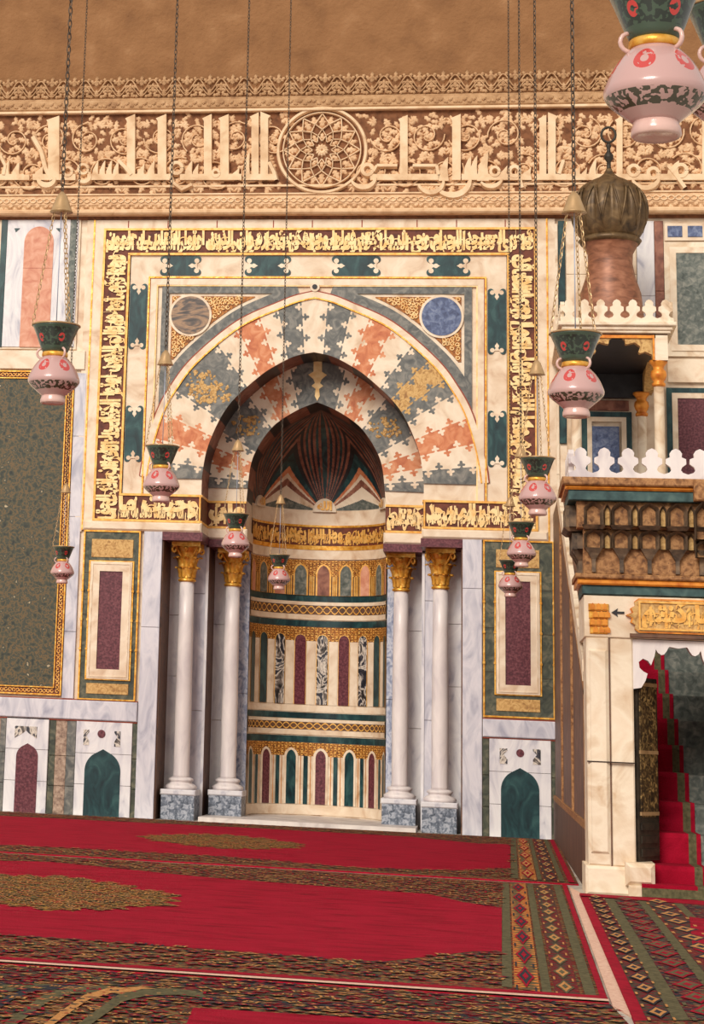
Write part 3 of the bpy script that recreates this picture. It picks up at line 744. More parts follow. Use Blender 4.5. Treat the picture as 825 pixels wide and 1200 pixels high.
def arch_panel(b, ac, hw, z0, z1, r, m, pointed=True, edge=None, ew=.012):
    """arched inlay on the niche wall, hw in metres"""
    rise = hw*1.5 if pointed else hw*1.1; n = 7
    def top(w, rs, dz):
        return [(w*math.cos(PI*k/(2*n))*1.0 if False else w*(1-(k/n)**2)**.5 if not pointed else w*(1-(k/n)**1.9)**.62, z1-rs+rs*(k/n)+dz) for k in range(n+1)]
    def poly(w, rs, dz, zb):
        T = top(w, rs, dz); return [(w, zb)]+T+[(-a, c) for a, c in reversed(T[:-1])]+[(-w, zb)]
    if edge:
        P = poly(hw+ew, rise+ew*.4, ew, z0); b.face([cyl(ac+x/r, z, r-.010) for x, z in P], edge)
        P = poly(hw, rise, 0, z0+.002); b.face([cyl(ac+x/r, z, r-.014) for x, z in P], m)
    else:
        P = poly(hw, rise, 0, z0); b.face([cyl(ac+x/r, z, r-.012) for x, z in P], m)
def braid(b, z0, z1, r):
    cylstrip(b, z0, z1, r, 'brown_stone'); zc = (z0+z1)/2; A = (z1-z0)*.38; n = 260
    for ph in (0, PI):
        pr = None
        for i in range(n+1):
            a = -PI/2+PI*i/n; z = zc+A*math.sin(a*26+ph)
            if pr: 
                w = .008; b.mesh([cyl(pr[0], pr[1]-w, r-.008), cyl(a, z-w, r-.008), cyl(a, z+w, r-.008), cyl(pr[0], pr[1]+w, r-.008)], [(0, 1, 2, 3)], 'bright_gold')
            pr = (a, z)
def f_(b):
    global ZSC
    ZSC = [zn(p) for p in (862.7, 850, 843.2, 835.4, 800, 727.5, 715, 708-2.1, 680, 645.2, 630, 616.01)]
    for (pa, pb, m, pr) in ((871, 863.5, 'green_marble', .004), (862, 856, 'cream_marble', .016), (847, 843.5, 'cream_marble', .016), (843, 836, 'green_marble', .006),
                            (835, 827, 'cream_marble', .008), (735.3, 728, 'green_marble', .006), (727, 721, 'cream_marble', .016), (710, 706, 'cream_marble', .016), (706, 698.5, 'green_marble', .004),
                            (656, 645.5, 'cream_marble', .018), (645, 640, 'gold_leaf', .012), (618.4, 616, 'gold_leaf', .012), (616, 600.5, 'cream_marble', .004)):
        cylledge(b, zn(pa), zn(pb), RN, RN-pr, m)
pieces('niche_string_course', f_, mih, lambda c: next((i for i, z in enumerate(ZSC) if c[2] < z), 99))
one('braided_band', lambda b: braid(b, zn(856), zn(847), RN-.008), mih)
one('braided_band', lambda b: braid(b, zn(721), zn(710), RN-.008), mih)
def f_(b):
    cylstrip(b, zn(640), zn(618.4), RN-.004, 'dark_red_ground')
    H = zn(620)-zn(639); r = RN-.01
    letters(b, PI*r, H, lambda u, v, d=0: cyl(-PI/2+u/r, zn(639)+v, r-d), 'bright_gold', 14, txt='فول وجهك شطر المسجد الحرام وحيث ما كنتم فولوا وجوهكم شطره وان الذين اوتوا الكتاب')
one('niche_inscription', f_, mih)
def f_(b):
    r = RN-.004
    lace_band(b, zn(887), zn(871.3), r, 0, .05)
    z0, z1 = zn(943.5), zn(887)
    cylstrip(b, z0, z1, r, 'aged_marble')
    A = math.radians(26)
    for k in range(-3, 4):
        m = 'porphyry' if k % 2 == 0 else 'green_marble'
        arch_panel(b, k*A, .062, z0, zn(880), r, m, edge='cream_marble', ew=.028)
        for s in (-.5,):
            ac = (k+s)*A
            b.face([cyl(ac+x/r, z, r-.012) for x, z in ((-.026, z0), (.026, z0), (.026, z1), (-.026, z1))], 'green_marble')
        for s in (-.335, .335):   # gilded joints
            ac = (k+s)*A
            b.face([cyl(ac+x/r, z, r-.008) for x, z in ((-.004, z0), (.004, z0), (.004, z1), (-.004, z1))], 'orange_gilt')
one('lower_blind_arcade', f_, mih)
def f_(b):
    r = RN-.004
    lace_band(b, zn(752), zn(735.5), r, 0, .05)
    z0, z1 = zn(826.5), zn(752)
    cylstrip(b, z0, z1, r, 'aged_marble')
    A = math.radians(19.4)
    for k in range(-4, 5):
        m = 'breccia' if k % 2 == 0 else 'porphyry'
        if abs(k) >= 3: m = 'green_marble'
        if k in (-2, 2): m = 'breccia'
        arch_panel(b, k*A, .068, z0, zn(744.5), r, m, pointed=False, edge='bright_gold', ew=.008)
        for s in (-.5,):
            ac = (k+s)*A
            b.face([cyl(ac+x/r, z, r-.006) for x, z in ((-.05, z0), (.05, z0), (.05, z1), (-.05, z1))], 'cream_marble')
one('tall_panel_arcade', f_, mih)
def f_(b):
    r = RN-.004
    lace_band(b, zn(676), zn(657), r, 0, .045)
    z0, z1 = zn(698.5), zn(676); cylstrip(b, z0, z1, r, 'brown_stone')
    A = math.radians(20.3)
    for k in range(-4, 5):
        m = ('pink_stone', 'grey_green_slab')[k % 2] if k else 'rose_stone'
        arch_panel(b, k*A, .075, z0, zn(663), r, m, edge='bright_gold', ew=.02)
        for s in (-.42, -.5, -.58):
            ac = (k+s)*A
            b.face([cyl(ac+x/r, z, r-.012) for x, z in ((-.008, z0), (.008, z0), (.008, z1), (-.008, z1))], 'bright_gold')
one('upper_gilt_arcade', f_, mih)
def f_(b):
    b.prism([(XC-1.2, 0), (XC+1.2, 0), (XC+1.2, .045), (XC-1.2, .05)], .015, 2.02, 'sill_marble')
one('marble_sill', f_, mih)
# ---------------- hood (ribbed pointed half dome)
HARC = []
def hood_pt(a, t, dr=0):
    """a: angle, t in 0..1 from springing to apex"""
    z0 = zn(600.5)
    if not HARC:
        c = IN2[::-1]; HARC.append((0, c[0]))
        for a_, b_ in zip(c, c[1:]): HARC.append((HARC[-1][0]+math.hypot(a_[0]-b_[0], a_[1]-b_[1]), b_))
    q = t*HARC[-1][0]; k = 0
    while k < len(HARC)-2 and HARC[k+1][0] < q: k += 1
    (l0, p0), (l1, p1) = HARC[k], HARC[k+1]; fr = (q-l0)/(l1-l0)
    x, zz = p0[0]+(p1[0]-p0[0])*fr, p0[1]+(p1[1]-p0[1])*fr
    zlo, zhi = IN2[-1][1], IN2[0][1]
    z = z0+(zz-zlo)/(zhi-zlo)*(zhi-z0)
    x = max(0, x-dr)
    return (XC+x*math.sin(a), Y2+x*math.cos(a), z)
def f_(b):
    NA, NT = 340, 210; a0 = math.radians(36); w = math.radians(34)
    v = [hood_pt(-PI/2+PI*i/NA, j/NT) for j in range(NT+1) for i in range(NA+1)]
    pal = ['grey_green_slab', 'aged_marble', 'rose_stone', 'cream_marble', 'orange_stone', 'green_marble', 'charcoal_stone', 'rose_stone', 'charcoal_stone', 'rose_stone', 'green_marble', 'rose_stone', 'charcoal_stone', 'rose_stone', 'green_marble', 'rose_stone', 'green_marble']
    lim = [.10, .20, .26, .30, .36, .48, .58, .66, .76, .86, 1.0, 1.18, 1.45, 1.95, 2.9, 5.5, 99]
    byM = {}
    for j in range(NT):
        for i in range(NA):
            a = -PI/2+PI*(i+.5)/NA; t = (j+.5)/NT; s = abs(a)
            if s > math.radians(70): c = t/max(.01, (s-math.radians(70))/math.radians(60)+.02)*.5+.5
            else: c = t/max(.004, 1-abs(s-a0)/a0*(1 if s < a0 else a0/w))
            m = 'charcoal_stone'
            for l, p in zip(lim, pal):
                if c < l: m = p; break
            if t < .012: m = 'cream_marble'
            byM.setdefault(m, []).append((j*(NA+1)+i, j*(NA+1)+i+1, (j+1)*(NA+1)+i+1, (j+1)*(NA+1)+i))
    k = len(b.v); b.v += v
    for m, F in byM.items():
        ii = b.mi(m)
        for f in F: b.f.append([k+x for x in f]); b.m.append(ii); b.sm.append(True)
one('ribbed_hood', f_, mih)
def f_(b):
    for a0 in (0, math.radians(70), -math.radians(70)):
        n = 20; R0 = .145 if a0 == 0 else .12; base = hood_pt(a0, 0)
        r = RN-.03
        def P(x, z, d=0): return cyl(a0+x/r, base[2]+z, r-d)
        out = [(R0*math.cos(PI*k/n), R0*1.15*math.sin(PI*k/n)) for k in range(n+1)]
        b.face([P(x, z) for x, z in out], 'aged_marble')
        v = [P(x, z) for x, z in out]+[P(x, z, -.04) for x, z in out]; b.mesh(v, [(i, i+1, n+2+i, n+1+i) for i in range(n)], 'aged_marble')
        V, F = text_mesh('الله', .05); xs = [p[0] for p in V]; zs = [p[1] for p in V]; W = R0*1.0
        b.mesh([P((x-min(xs))/(max(xs)-min(xs))*W*1.3-W*.65, .02+(z-min(zs))/(max(zs)-min(zs))*R0*.8, .022) for x, z in V], F, 'bright_gold')
pieces('hood_medallion', f_, mih, lambda c: round((c[0]-XC)/.5))

# ================================================================== COLUMNS
def acanthus(b, x, y, z0, ang, r0, h, w, m, curl=.5):
    rows = 7; v = []; f = []
    for i in range(rows):
        t = i/(rows-1); rr = r0+.010+curl*h*(t**2.5)*.9; z = z0+h*(t if t < .8 else .8+(t-.8)*.3-(t-.8)**2*3)
        ww = w*(.75+.45*math.sin(PI*min(1, t*1.1)))*(1-.55*t**4)*(1+.18*math.sin(t*16))
        for k, q in enumerate((-1, -.5, 0, .5, 1)):
            a = ang+q*ww/2/(r0+.02); r2 = rr+(.012 if k == 2 else (.004 if k in (1, 3) else -.004))
            v.append((x+r2*math.cos(a), y+r2*math.sin(a), z-(.012 if k in (0, 4) and t > .7 else 0)))
    for i in range(rows-1):
        for k in range(4): f.append((i*5+k, i*5+k+1, i*5+k+6, i*5+k+5))
    b.mesh(v, f, m, True)
def column(x, y, label, ztop, zp=.33):
    c = empty('marble_column', (x, y, 0)); tag(c, label, 'column', 'white columns flanking the prayer niche')
    zc0 = 2.678; rb, rt = .093, .083
    def f_(b):
        b.bev(x-.19, x+.19, y-.24, y+.20, .0, zp-.06, 'speckled_marble', .006)
        b.bev(x-.20, x+.20, y-.25, y+.20, zp-.06, zp, 'white_marble', .012)
    one('plinth', f_, c)
    def f_(b):
        b.lathe(x, y, [(.17, zp), (.182, zp+.015), (.182, zp+.035), (.155, zp+.055), (.128, zp+.07), (.125, zp+.085), (.142, zp+.095), (.145, zp+.11), (.13, zp+.125), (rb+.006, zp+.135)], 40, 'shaft_marble')
    one('base', f_, c)
    def f_(b):
        b.lathe(x, y, [(rb+.006, zp+.13), (rb, zp+.16), (rb+.002, 1.2), (rt+.004, 2.2), (rt, zc0)], 40, 'shaft_marble')
    one('shaft', f_, c)
    zA = ztop
    def f_(b):
        h = zA-zc0; g = 'gold_leaf'
        b.lathe(x, y, [(rt, zc0-.02), (rt+.02, zc0-.012), (rt+.022, zc0+.008), (rt+.006, zc0+.02), (rt+.002, zc0+.03), (rt+.0, zc0+.15), (rt+.012, zc0+.3), (rt+.05, zA-.06), (rt+.06, zA-.045)], 32, g)
        for k in range(8): acanthus(b, x, y, zc0+.03, 2*PI*(k+.5)/8, rt, h*.36, .075, g, .42)
        for k in range(8): acanthus(b, x, y, zc0+h*.34, 2*PI*k/8, rt+.004, h*.36, .08, g, .55)
        for k in range(4):     # corner volutes and fleurons
            a = PI/4+k*PI/2; ca, sa = math.cos(a), math.sin(a)
            pts = []
            for q in range(14):
                t = q*.55; rr = .045*(1-t*.09); d = rt+.115-.0; pts.append((x+ca*(d+rr*math.cos(PI+t)), y+sa*(d+rr*math.cos(PI+t)), zA-.085+rr*math.sin(PI+t)*-1))
            st = [(x+ca*(rt+.0), y+sa*(rt), zc0+h*.55), (x+ca*(rt+.02), y+sa*(rt+.02), zc0+h*.66)]
            b.tube(st+pts, .014, 6, g)
            a = k*PI/2; b.leaf  # fleuron
            b.lathe(x+math.cos(a)*(rt+.07), y+math.sin(a)*(rt+.07), [(.0, zA-.1), (.022, zA-.085), (.03, zA-.06), (.0, zA-.04)], 10, g)
    cap = one('capital', f_, c)
    def f_(b):
        g = 'gold_leaf'
        n = 8; ab = []
        for k in range(4):
            a = PI/4+k*PI/2; a2 = a+PI/2
            p0 = (x+.235*math.cos(a), y+.235*math.sin(a)); p1 = (x+.235*math.cos(a2), y+.235*math.sin(a2))
            for q in range(n):
                t = q/n; px_, py_ = p0[0]+(p1[0]-p0[0])*t, p0[1]+(p1[1]-p0[1])*t; d = 1-.20*math.sin(PI*t)
                ab.append((x+(px_-x)*d, y+(py_-y)*d))
        N = len(ab); v = [(p[0], p[1], zA-.045) for p in ab]+[(p[0], p[1], zA) for p in ab]
        b.mesh(v, [tuple(reversed(range(N))), tuple(range(N, 2*N))]+[(i, (i+1) % N, N+(i+1) % N, N+i) for i in range(N)], g)
    one('abacus', f_, cap)
    return c
YA, YB = .34, .92
xa0, xa1 = XC-1.452, XC+1.452
column(XC-1.45, YA, 'outermost left column, white shaft with gold capital beside the left grey marble pilaster', ZCAP-.075)
column(XC-.985, YB, 'inner left column, white shaft with gold capital at the left edge of the niche', ZCAP-.09)
column(XC+.985, YB, 'inner right column, white shaft with gold capital at the right edge of the niche', ZCAP-.09)
column(XC+1.45, YA, 'outermost right column, white shaft with gold capital beside the right grey marble pilaster', ZCAP-.075)

# ================================================================== WALL PANELS
def gold_lines(b, x0, x1, z0, z1, y, w=.014, m='gold_leaf'): b.frame(x0, x1, z0, z1, w, y-.01, y+.01, m)
def tall_panel(px0, py0, px1, py1, ipx0, ipy0, ipx1, ipy1, cpx0, cpy0, cpx1, cpy1, label):
    X0, X1, Z0, Z1 = R(px0, py0, px1, py1); A0, A1, C0, C1 = R(ipx0, ipy0, ipx1, ipy1); D0, D1, E0, E1 = R(cpx0, cpy0, cpx1, cpy1)
    fw = ((D0-A0)+(A1-D1))/2; D0, D1, E0, E1 = A0+fw-.004, A1-fw+.004, C0+fw-.004, C1-fw+.004
    p = empty('marble_wall_panel', ((X0+X1)/2, 0, Z0)); tag(p, label, 'wall panel')
    def f_(b):
        w = A0-X0-.02
        b.box(X0, X1, -.015, .02, Z0, Z1, 'olive_marble')
        b.bev(A0, A1, -.025, -.01, C1+.05, Z1-.09, 'ochre_stone', .003); b.bev(A0, A1, -.025, -.01, Z0+.06, C0-.05, 'ochre_stone', .003)
        for k in range(1, 4):
            z = Z0+(Z1-Z0)*k/4; b.box(X0, A0, -.0165, 0, z-.003, z+.003, 'dark_joint'); b.box(A1, X1, -.0165, 0, z-.06, z-.055, 'dark_joint')
    one('green_border', f_, p)
    def f_(b):
        gold_lines(b, X0-.012, X1+.012, Z0-.012, Z1+.012, -.02, .018)
        gold_lines(b, A0-.02, A1+.02, C0-.012, C1+.012, -.024, .016)
        for k in (1, 2, 3):       # little gilt studs
            z = C0+(C1-C0)*k/4
            for x in (X0-.004, A0-.012, A1+.012, X1+.004): b.prism([(x-.014, z-.012), (x+.014, z-.012), (x+.014, z+.012), (x-.014, z+.012)], -.045, -.02, 'gold_leaf')
    one('gilt_fillet', f_, p)
    def f_(b): b.frame(A0, A1, C0, C1, fw, -.045, 0, 'cream_marble'); b.frame(A0+.02, A1-.02, C0+.02, C1-.02, .012, -.052, 0, 'aged_marble')
    one('cream_frame', f_, p)
    one('maroon_slab', lambda b: b.box(D0, D1, -.03, 0, E0, E1, 'porphyry'), p)
tall_panel(96.3, 623, 161, 820, 104.5, 658.5, 153.5, 796, 113.5, 667, 140.5, 783.5, 'tall maroon stone panel in cream and green borders left of the niche')
tall_panel(567.5, 635, 648.5, 840.5, 581.5, 671, 632.5, 814, 592, 681, 621.5, 802.5, 'tall maroon stone panel in cream and green borders right of the niche')
# surround wall slabs left and right (cladding)
def clad(name, px0, py0, px1, py1, m, label, cat='wall slab', y0=-.01, cuts=(), fillet=None):
    X0, X1, Z0, Z1 = R(px0, py0, px1, py1); b = MB()
    stack(b, X0, X1, y0, .02, Z0, Z1, m, cuts)
    if fillet: b.frame(X0, X1, Z0, Z1, .014, y0-.012, 0, fillet)
    o = b.build('trim_%d' % (len([x for x in bpy.data.objects if x.name.startswith('trim_')])+1)); o['kind'] = 'structure'; return o
# dado
def dado(px0, py0, px1, py1, am, apx0, apx1, apy, apb, label, left_strips, right_strips, hole, corner, asym=0):
    X0, X1, Z0, Z1 = R(px0, py0, px1, py1); Z0 = 0.0
    p = empty('dado_arch_panel', ((X0+X1)/2, 0, 0)); tag(p, label, 'wall panel', None)
    A0, A1, _, AZ = R(apx0, apy, apx1, apb); hw = (A1-A0)/2; xc = (A0+A1)/2
    def f_(b): b.bev(X0, X1, -.03, .02, 0, Z1, 'white_marble', .005); b.box(X0, X1, -.0315, 0, Z1*.33, Z1*.33+.004, 'dark_joint'); b.box(X0, X1, -.0315, 0, Z1*.66, Z1*.66+.004, 'dark_joint')
    one('white_slab', f_, p)
    def f_(b):
        n = 12; rise = hw*1.05
        T = [(hw*(1-(k/n)**2)**.5*(1-.0*k), AZ-rise*1.12+rise*(k/n)) for k in range(n)]+[(0, AZ)]
        T = [(t[0], t[1]) for t in T]
        P = [(xc+hw, 0.0)]+[(xc+a, c) for a, c in T]+[(xc-a, c) for a, c in reversed(T[:-1])]+[(xc-hw, 0.0)]
        b.prism(P, -.036, 0, am)
    one('arched_inlay', f_, p)
    def f_(b):
        if hole:
            hx, hz = at(*hole[:2]); r = hole[2]; n = 20
            b.prism([(hx+r*math.cos(2*PI*k/n), hz+r*math.sin(2*PI*k/n)) for k in range(n)], -.037, 0, 'porphyry')
        for (c0, d0, c1, d1, sg) in corner:
            a0, a1, e0, e1 = R(c0, d0, c1, d1)
            if sg: # notched corner lozenge
                xo, xi = (a0, a1) if sg > 0 else (a1, a0)
                P = [(xo, e0), (xo, e1), (xi, e1), (xi, e1-.02), (xo+(xi-xo)*.5, (e0+e1)/2+.02), (xi, e0+.05), (xi, e0)]
            else:
                P = [(a0, e0), (a0, e1), (a1, e1), (a1, e0), ((a0+a1)/2+.03, e0+.06), ((a0+a1)/2, e0+.09), ((a0+a1)/2-.03, e0+.06)]
            b.prism(P, -.035, 0, 'breccia')
    pieces('small_inlay', f_, p, lambda c: round((c[0]-xc)/.1))
    for i, (s0, s1, m) in enumerate(left_strips+right_strips):
        q0, q1, _, _ = R(s0, py0, s1, py1)
        one('stone_strip', lambda b: stack(b, q0, q1, -.02-.0007*i, .02, 0, Z1, m, (.3, .62)), p)
dado(88, 846, 154, 958, 'green_marble', 99, 141, 878, 958, 'white dado panel with a dark green pointed arch left of the niche', [(56.5, 64, 'olive_marble'), (64, 77, 'beige_granite'), (77, 87.5, 'grey_marble')], [(154.5, 161, 'olive_marble')], (119.5, 860, .045), [(98.5, 855, 105, 873, 1), (134.5, 857, 141.5, 875, -1)])
dado(6, 840, 56, 952, 'porphyry', 18.5, 44, 871, 952, 'white dado panel with a narrow maroon pointed arch at the left edge', [(-12, -1, 'beige_granite'), (-1, 5.5, 'grey_marble')], [], None, [(18, 851, 44, 865, 0)])
dado(573.5, 866, 646, 982, 'green_marble', 587, 632, 900, 982, 'white dado panel with a dark green pointed arch right of the niche', [(565.5, 573, 'olive_marble')], [(646.5, 654, 'olive_marble'), (654, 662, 'beige_granite')], (609.5, 882.5, .042), [(585.5, 877, 594.5, 895, 1), (624.5, 878, 633.5, 896, -1)])
def band(px0, px1, py0, py1, label):
    X0, X1, Z0, Z1 = R(px0, py0, px1, py1); b = MB(); b.bev(X0, X1, -.05, .02, Z0+.015, Z1-.012, 'cool_marble', .01); b.box(X0, X1, -.03, .02, Z0, Z0+.012, 'red_line'); b.box(X0, X1, -.03, .02, Z1-.010, Z1, 'red_line')
    o = b.build('trim_%d' % (len([x for x in bpy.data.objects if x.name.startswith('trim_')])+1)); o['kind'] = 'structure'
band(-60, 161.5, 817.5, 843, 'grey-white marble band above the two arched dado panels on the left')
band(565.7, 660, 843, 867, 'grey-white marble band above the green arched dado panel on the right')
# big speckled slab on the left
def f():
    X0, X1, Z0, Z1 = R(-62, 435, 79.5, 812)
    p = empty('speckled_slab_panel', ((X0+X1)/2, 0, Z0)); tag(p, 'huge speckled green stone slab in a gilt lace border on the left wall', 'wall panel')
    w = .085
    one('stone_slab', lambda b: b.bev(X0+w, X1-w, -.012, .02, Z0+w, Z1-w, 'speckled_green_slab', .004), p)
    def f_(b):
        b.frame(X0, X1, Z0, Z1, w, -.012, 0, 'dark_red_ground')
        b.frame(X0-.006, X1+.006, Z0-.006, Z1+.006, .016, -.03, 0, 'gold_leaf'); b.frame(X0+w-.008, X1-w+.008, Z0+w-.008, Z1-w+.008, .012, -.03, 0, 'gold_leaf')
        def run(x, z, n, dx, dz):
            for i in range(n):
                a0 = (i*5) % 6; r = .022; cx_, cz_ = x+dx*i, z+dz*i
                if cx_ < X0+.5 and dz != 0 and x < X0+.5: continue
                pts = [(cx_+r*(1-t*.07)*math.cos(a0+t), cz_+r*(1-t*.07)*math.sin(a0+t)) for t in [k*.8 for k in range(8)]]
                b.ribbon(pts, .014, -.024, -.012, 'bright_gold')
        n = int((Z1-Z0-w)/.045); run(X1-w/2, Z0+w/2, n, 0, .045); 
        n = int((X1-X0-w)/.045); run(X0+w/2, Z0+w/2, n, .045, 0); run(X0+w/2, Z1-w/2, n, .045, 0)
    one('gilt_lace_border', f_, p)
f()
clad('marble_strip', 80.5, 437, 94, 819, 'cool_marble', 'narrow pale grey marble strip right of the speckled green slab', cuts=(.2, .55, .8))
clad('marble_strip', 0, 411, 100, 433, 'cream_marble', 'cream marble band above the speckled green slab', y0=-.03, cuts=())
clad('marble_strip', 95, 437, 110, 620, 'aged_marble', 'narrow cream marble strip left of the gold inscription frame, upper one', y0=-.006, cuts=(.3, .7))
def f():
    X0, X1, Z0, Z1 = R(-50, 258, 92, 409)
    p = empty('upper_arch_panel', ((X0+X1)/2, 0, Z0)); tag(p, 'white marble panel with a tall rosy arched inlay at the upper left', 'wall panel')
    def f_(b):
        b.box(X0, X1, -.008, .02, Z0, Z1, 'cream_marble')
        q = R(6, 258, 90, 407); b.bev(q[0], q[1], -.02, 0, q[2], q[3], 'white_marble', .004)
    one('white_slab', f_, p)
    def f_(b):
        a = R(26.5, 266, 61, 407); hw = (a[1]-a[0])/2; xc = (a[0]+a[1])/2; n = 12
        T = [(hw*math.cos(PI/2*k/n), a[3]-hw*1.1+hw*1.1*math.sin(PI/2*k/n)) for k in range(n+1)]
        b.prism([(xc+hw, a[2])]+[(xc+u, v) for u, v in T]+[(xc-u, v) for u, v in reversed(T[:-1])]+[(xc-hw, a[2])], -.026, 0, 'pink_stone')
        b.box(xc-hw, xc+hw, -.027, 0, (a[2]*.35+a[3]*.65), (a[2]*.35+a[3]*.65)+.004, 'red_line')
    one('rosy_arched_inlay', f_, p)
    def f_(b):
        for s0, s1, m in ((-1, 6, 'green_marble'), (80, 87.5, 'grey_green_slab')):
            q = R(s0, 258, s1, 407); b.bev(q[0], q[1], -.024, 0, q[2], q[3], m, .003)
        c = at(24, 268); b.prism([(c[0], c[1]), (c[0]-.07, c[1]), (c[0]-.05, c[1]-.05)], -.026, 0, 'green_marble')
        c = at(66, 268); b.prism([(c[0], c[1]), (c[0]+.07, c[1]), (c[0]+.05, c[1]-.05)], -.026, 0, 'green_marble')
    one('green_strips', f_, p)
f()
# right side wall between frame and pulpit and beyond
clad('marble_strip', 640, 262, 655, 632, 'aged_marble', 'narrow cream marble strip right of the gold inscription frame, above the maroon panel', y0=-.006, cuts=(.2, .45, .7))
clad('marble_strip', 649.5, 636, 664, 842, 'cool_marble', 'narrow pale grey marble strip between the right maroon panel and the pulpit', y0=-.006, cuts=(.25, .6))
clad('green_marble_strip', 655, 259, 663, 520, 'green_marble', 'dark green upright strip left of the pulpit kiosk', y0=-.016)
clad('marble_strip', 663.5, 259, 746, 385, 'cream_marble', 'cream marble slab behind the fluted pulpit dome', y0=-.01, cuts=(.5,))
clad('rose_marble_strip', 768, 259, 778.5, 425, 'rose_stone', 'narrow rose-brown upright strip right of the pulpit dome', y0=-.012, cuts=(.5,))
clad('marble_strip', 747, 259, 767.5, 420, 'white_marble', 'whitish upright strip between the dome and the rose-brown strip', y0=-.012, cuts=(.45,))
def side_panel(px0, py0, px1, py1, ipx0, ipy0, ipx1, ipy1, fm, m, label):
    X0, X1, Z0, Z1 = R(px0, py0, px1, py1); A0, A1, C0, C1 = R(ipx0, ipy0, ipx1, ipy1)
    p = empty('framed_wall_panel', ((X0+X1)/2, 0, Z0)); tag(p, label, 'wall panel')
    def f_(b): b.frame(X0, X1, Z0, Z1, .06, -.02, 0, fm); b.frame(X0+.06, X1-.06, Z0+.06, Z1-.06, max(.02, A0-X0-.06), -.035, 0, 'cream_marble')
    one('moulded_frame', f_, p)
    one('stone_slab', lambda b: b.box(A0, A1, -.025, 0, C0, C1, m), p)
side_panel(779, 284, 850, 418, 793, 293, 836, 410, 'aged_marble', 'grey_green_slab', 'grey-green slab in a cream frame at the right edge, upper one')
side_panel(782, 455, 850, 600, 795, 468, 840, 590, 'green_marble', 'porphyry', 'maroon slab in a cream frame at the right edge, right of the kiosk columns')
clad('marble_strip', 782, 421, 850, 449, 'cream_marble', 'cream marble band between the two framed slabs at the right edge', y0=-.03)
side_panel(682, 483, 741, 600, 694, 500, 726, 596, 'green_marble', 'agate_blue', 'blue-grey slab in a cream and green frame inside the pulpit kiosk')
clad('rose_strip', 684, 469, 737, 481.5, 'rose_stone', 'x', y0=-.015)
def f():
    q = R(779, 262, 850, 282); b = MB(); b.box(q[0], q[1], -.01, .02, q[2], q[3], 'cream_marble')
    n = 3
    for k in range(n):
        a = q[0]+(q[1]-q[0])*k/n+.03; b.bev(a, a+(q[1]-q[0])/n-.06, -.02, 0, q[2]+.04, q[3]-.03, 'agate_blue', .003)
    tag(b.build('small_tile_row'), 'row of small blue-grey inlaid stones below the stucco frieze at the right', 'wall inlay')
f()

# ================================================================== FRIEZE
ZF0, ZF1 = 6.925, 8.239
fr = empty('carved_stucco_frieze', (-2, 0, ZF0)); tag(fr, 'carved stucco frieze with large kufic writing and leafy scrolls across the wall', 'frieze')
FX0, FX1 = -8.0, 4.0
ZB0, ZB1 = zf(222), zf(136)      # letter zone
def f_(b):
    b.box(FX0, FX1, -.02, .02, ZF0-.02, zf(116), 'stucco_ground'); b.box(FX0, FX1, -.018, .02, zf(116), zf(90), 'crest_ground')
one('carved_ground', f_, fr)
def f_(b):
    b.bev(FX0, FX1, -.14, .02, zf(253.5), zf(247), 'stucco_vine', .02)
    b.bev(FX0, FX1, -.075, .02, zf(247), zf(241), 'stucco_weathered', .02)
    b.bev(FX0, FX1, -.045, .02, zf(241), zf(229), 'stucco_vine', .012)
    b.bev(FX0, FX1, -.06, .02, zf(229), zf(227), 'stucco_light', .005)
    b.bev(FX0, FX1, -.09, .02, zf(131.5), zf(128.5), 'stucco_light', .006)
    b.bev(FX0, FX1, -.07, .02, zf(128), zf(115.5), 'stucco_weathered', .02)
one('moulded_ledges', f_, fr)
def f_(b):
    zc = zf(235); A = .028
    for ph in (0, PI):
        for s in range(12):
            pts = [(FX0+(FX1-FX0)*(s*60+i)/720, zc+A*math.sin((FX1-FX0)*(s*60+i)/720*38+ph)) for i in range(61)]
            b.ribbon(pts, .018, -.06, -.045, 'stucco_light')
    x = FX0
    while x < FX1:                                   # leafy roll under the braid and over the cresting
        b.leaf(x, zf(244)-.0, .5 if int(x*20) % 2 else -.5, .07, .05, -.095, -.07, 'stucco_vine', 2)
        b.leaf(x, zf(121)-.01, .5 if int(x*17) % 2 else -.4, .07, .05, -.09, -.065, 'stucco_weathered', 2)
        x += .055
one('braid_moulding', f_, fr)
# leafy scrolls
def scroll(b, x, z, r, flip, m, y0=-.055, y1=-.018, seed=0):
    rnd = random.Random(seed)
    a0 = rnd.random()*6; pts = []
    for k in range(30):
        t = k/29; a = a0+flip*t*9.0; rr = r*(1-.82*t); pts.append((x+rr*math.cos(a), z+rr*math.sin(a)))
    b.ribbon(pts, .020, y0, y1, m)
    for k in range(2, 28, 3):
        p, q = pts[k], pts[k+1]; ang = math.atan2(q[1]-p[1], q[0]-p[0])
        sd = 1 if (k//3) % 2 else -1
        b.leaf(p[0], p[1], ang+sd*1.0, .12+.03*rnd.random(), .075, y0+.006, y1, m)
    for k in range(5): b.leaf(x, z, k*2*PI/5+a0, .055, .045, y0-.004, y1, m, 2)
    for k in range(4):                               # corner palmettes
        a = PI/4+k*PI/2; 
        for d in (-.45, 0, .45): b.leaf(x+r*1.0*math.cos(a), z+r*1.0*math.sin(a), a+d+PI*.0, .12, .055, y0+.012, y1, m)
mx, mz = XC+.055, at(373, 177)[1]; mr = at(424.5, 177)[0]-at(373, 177)[0]
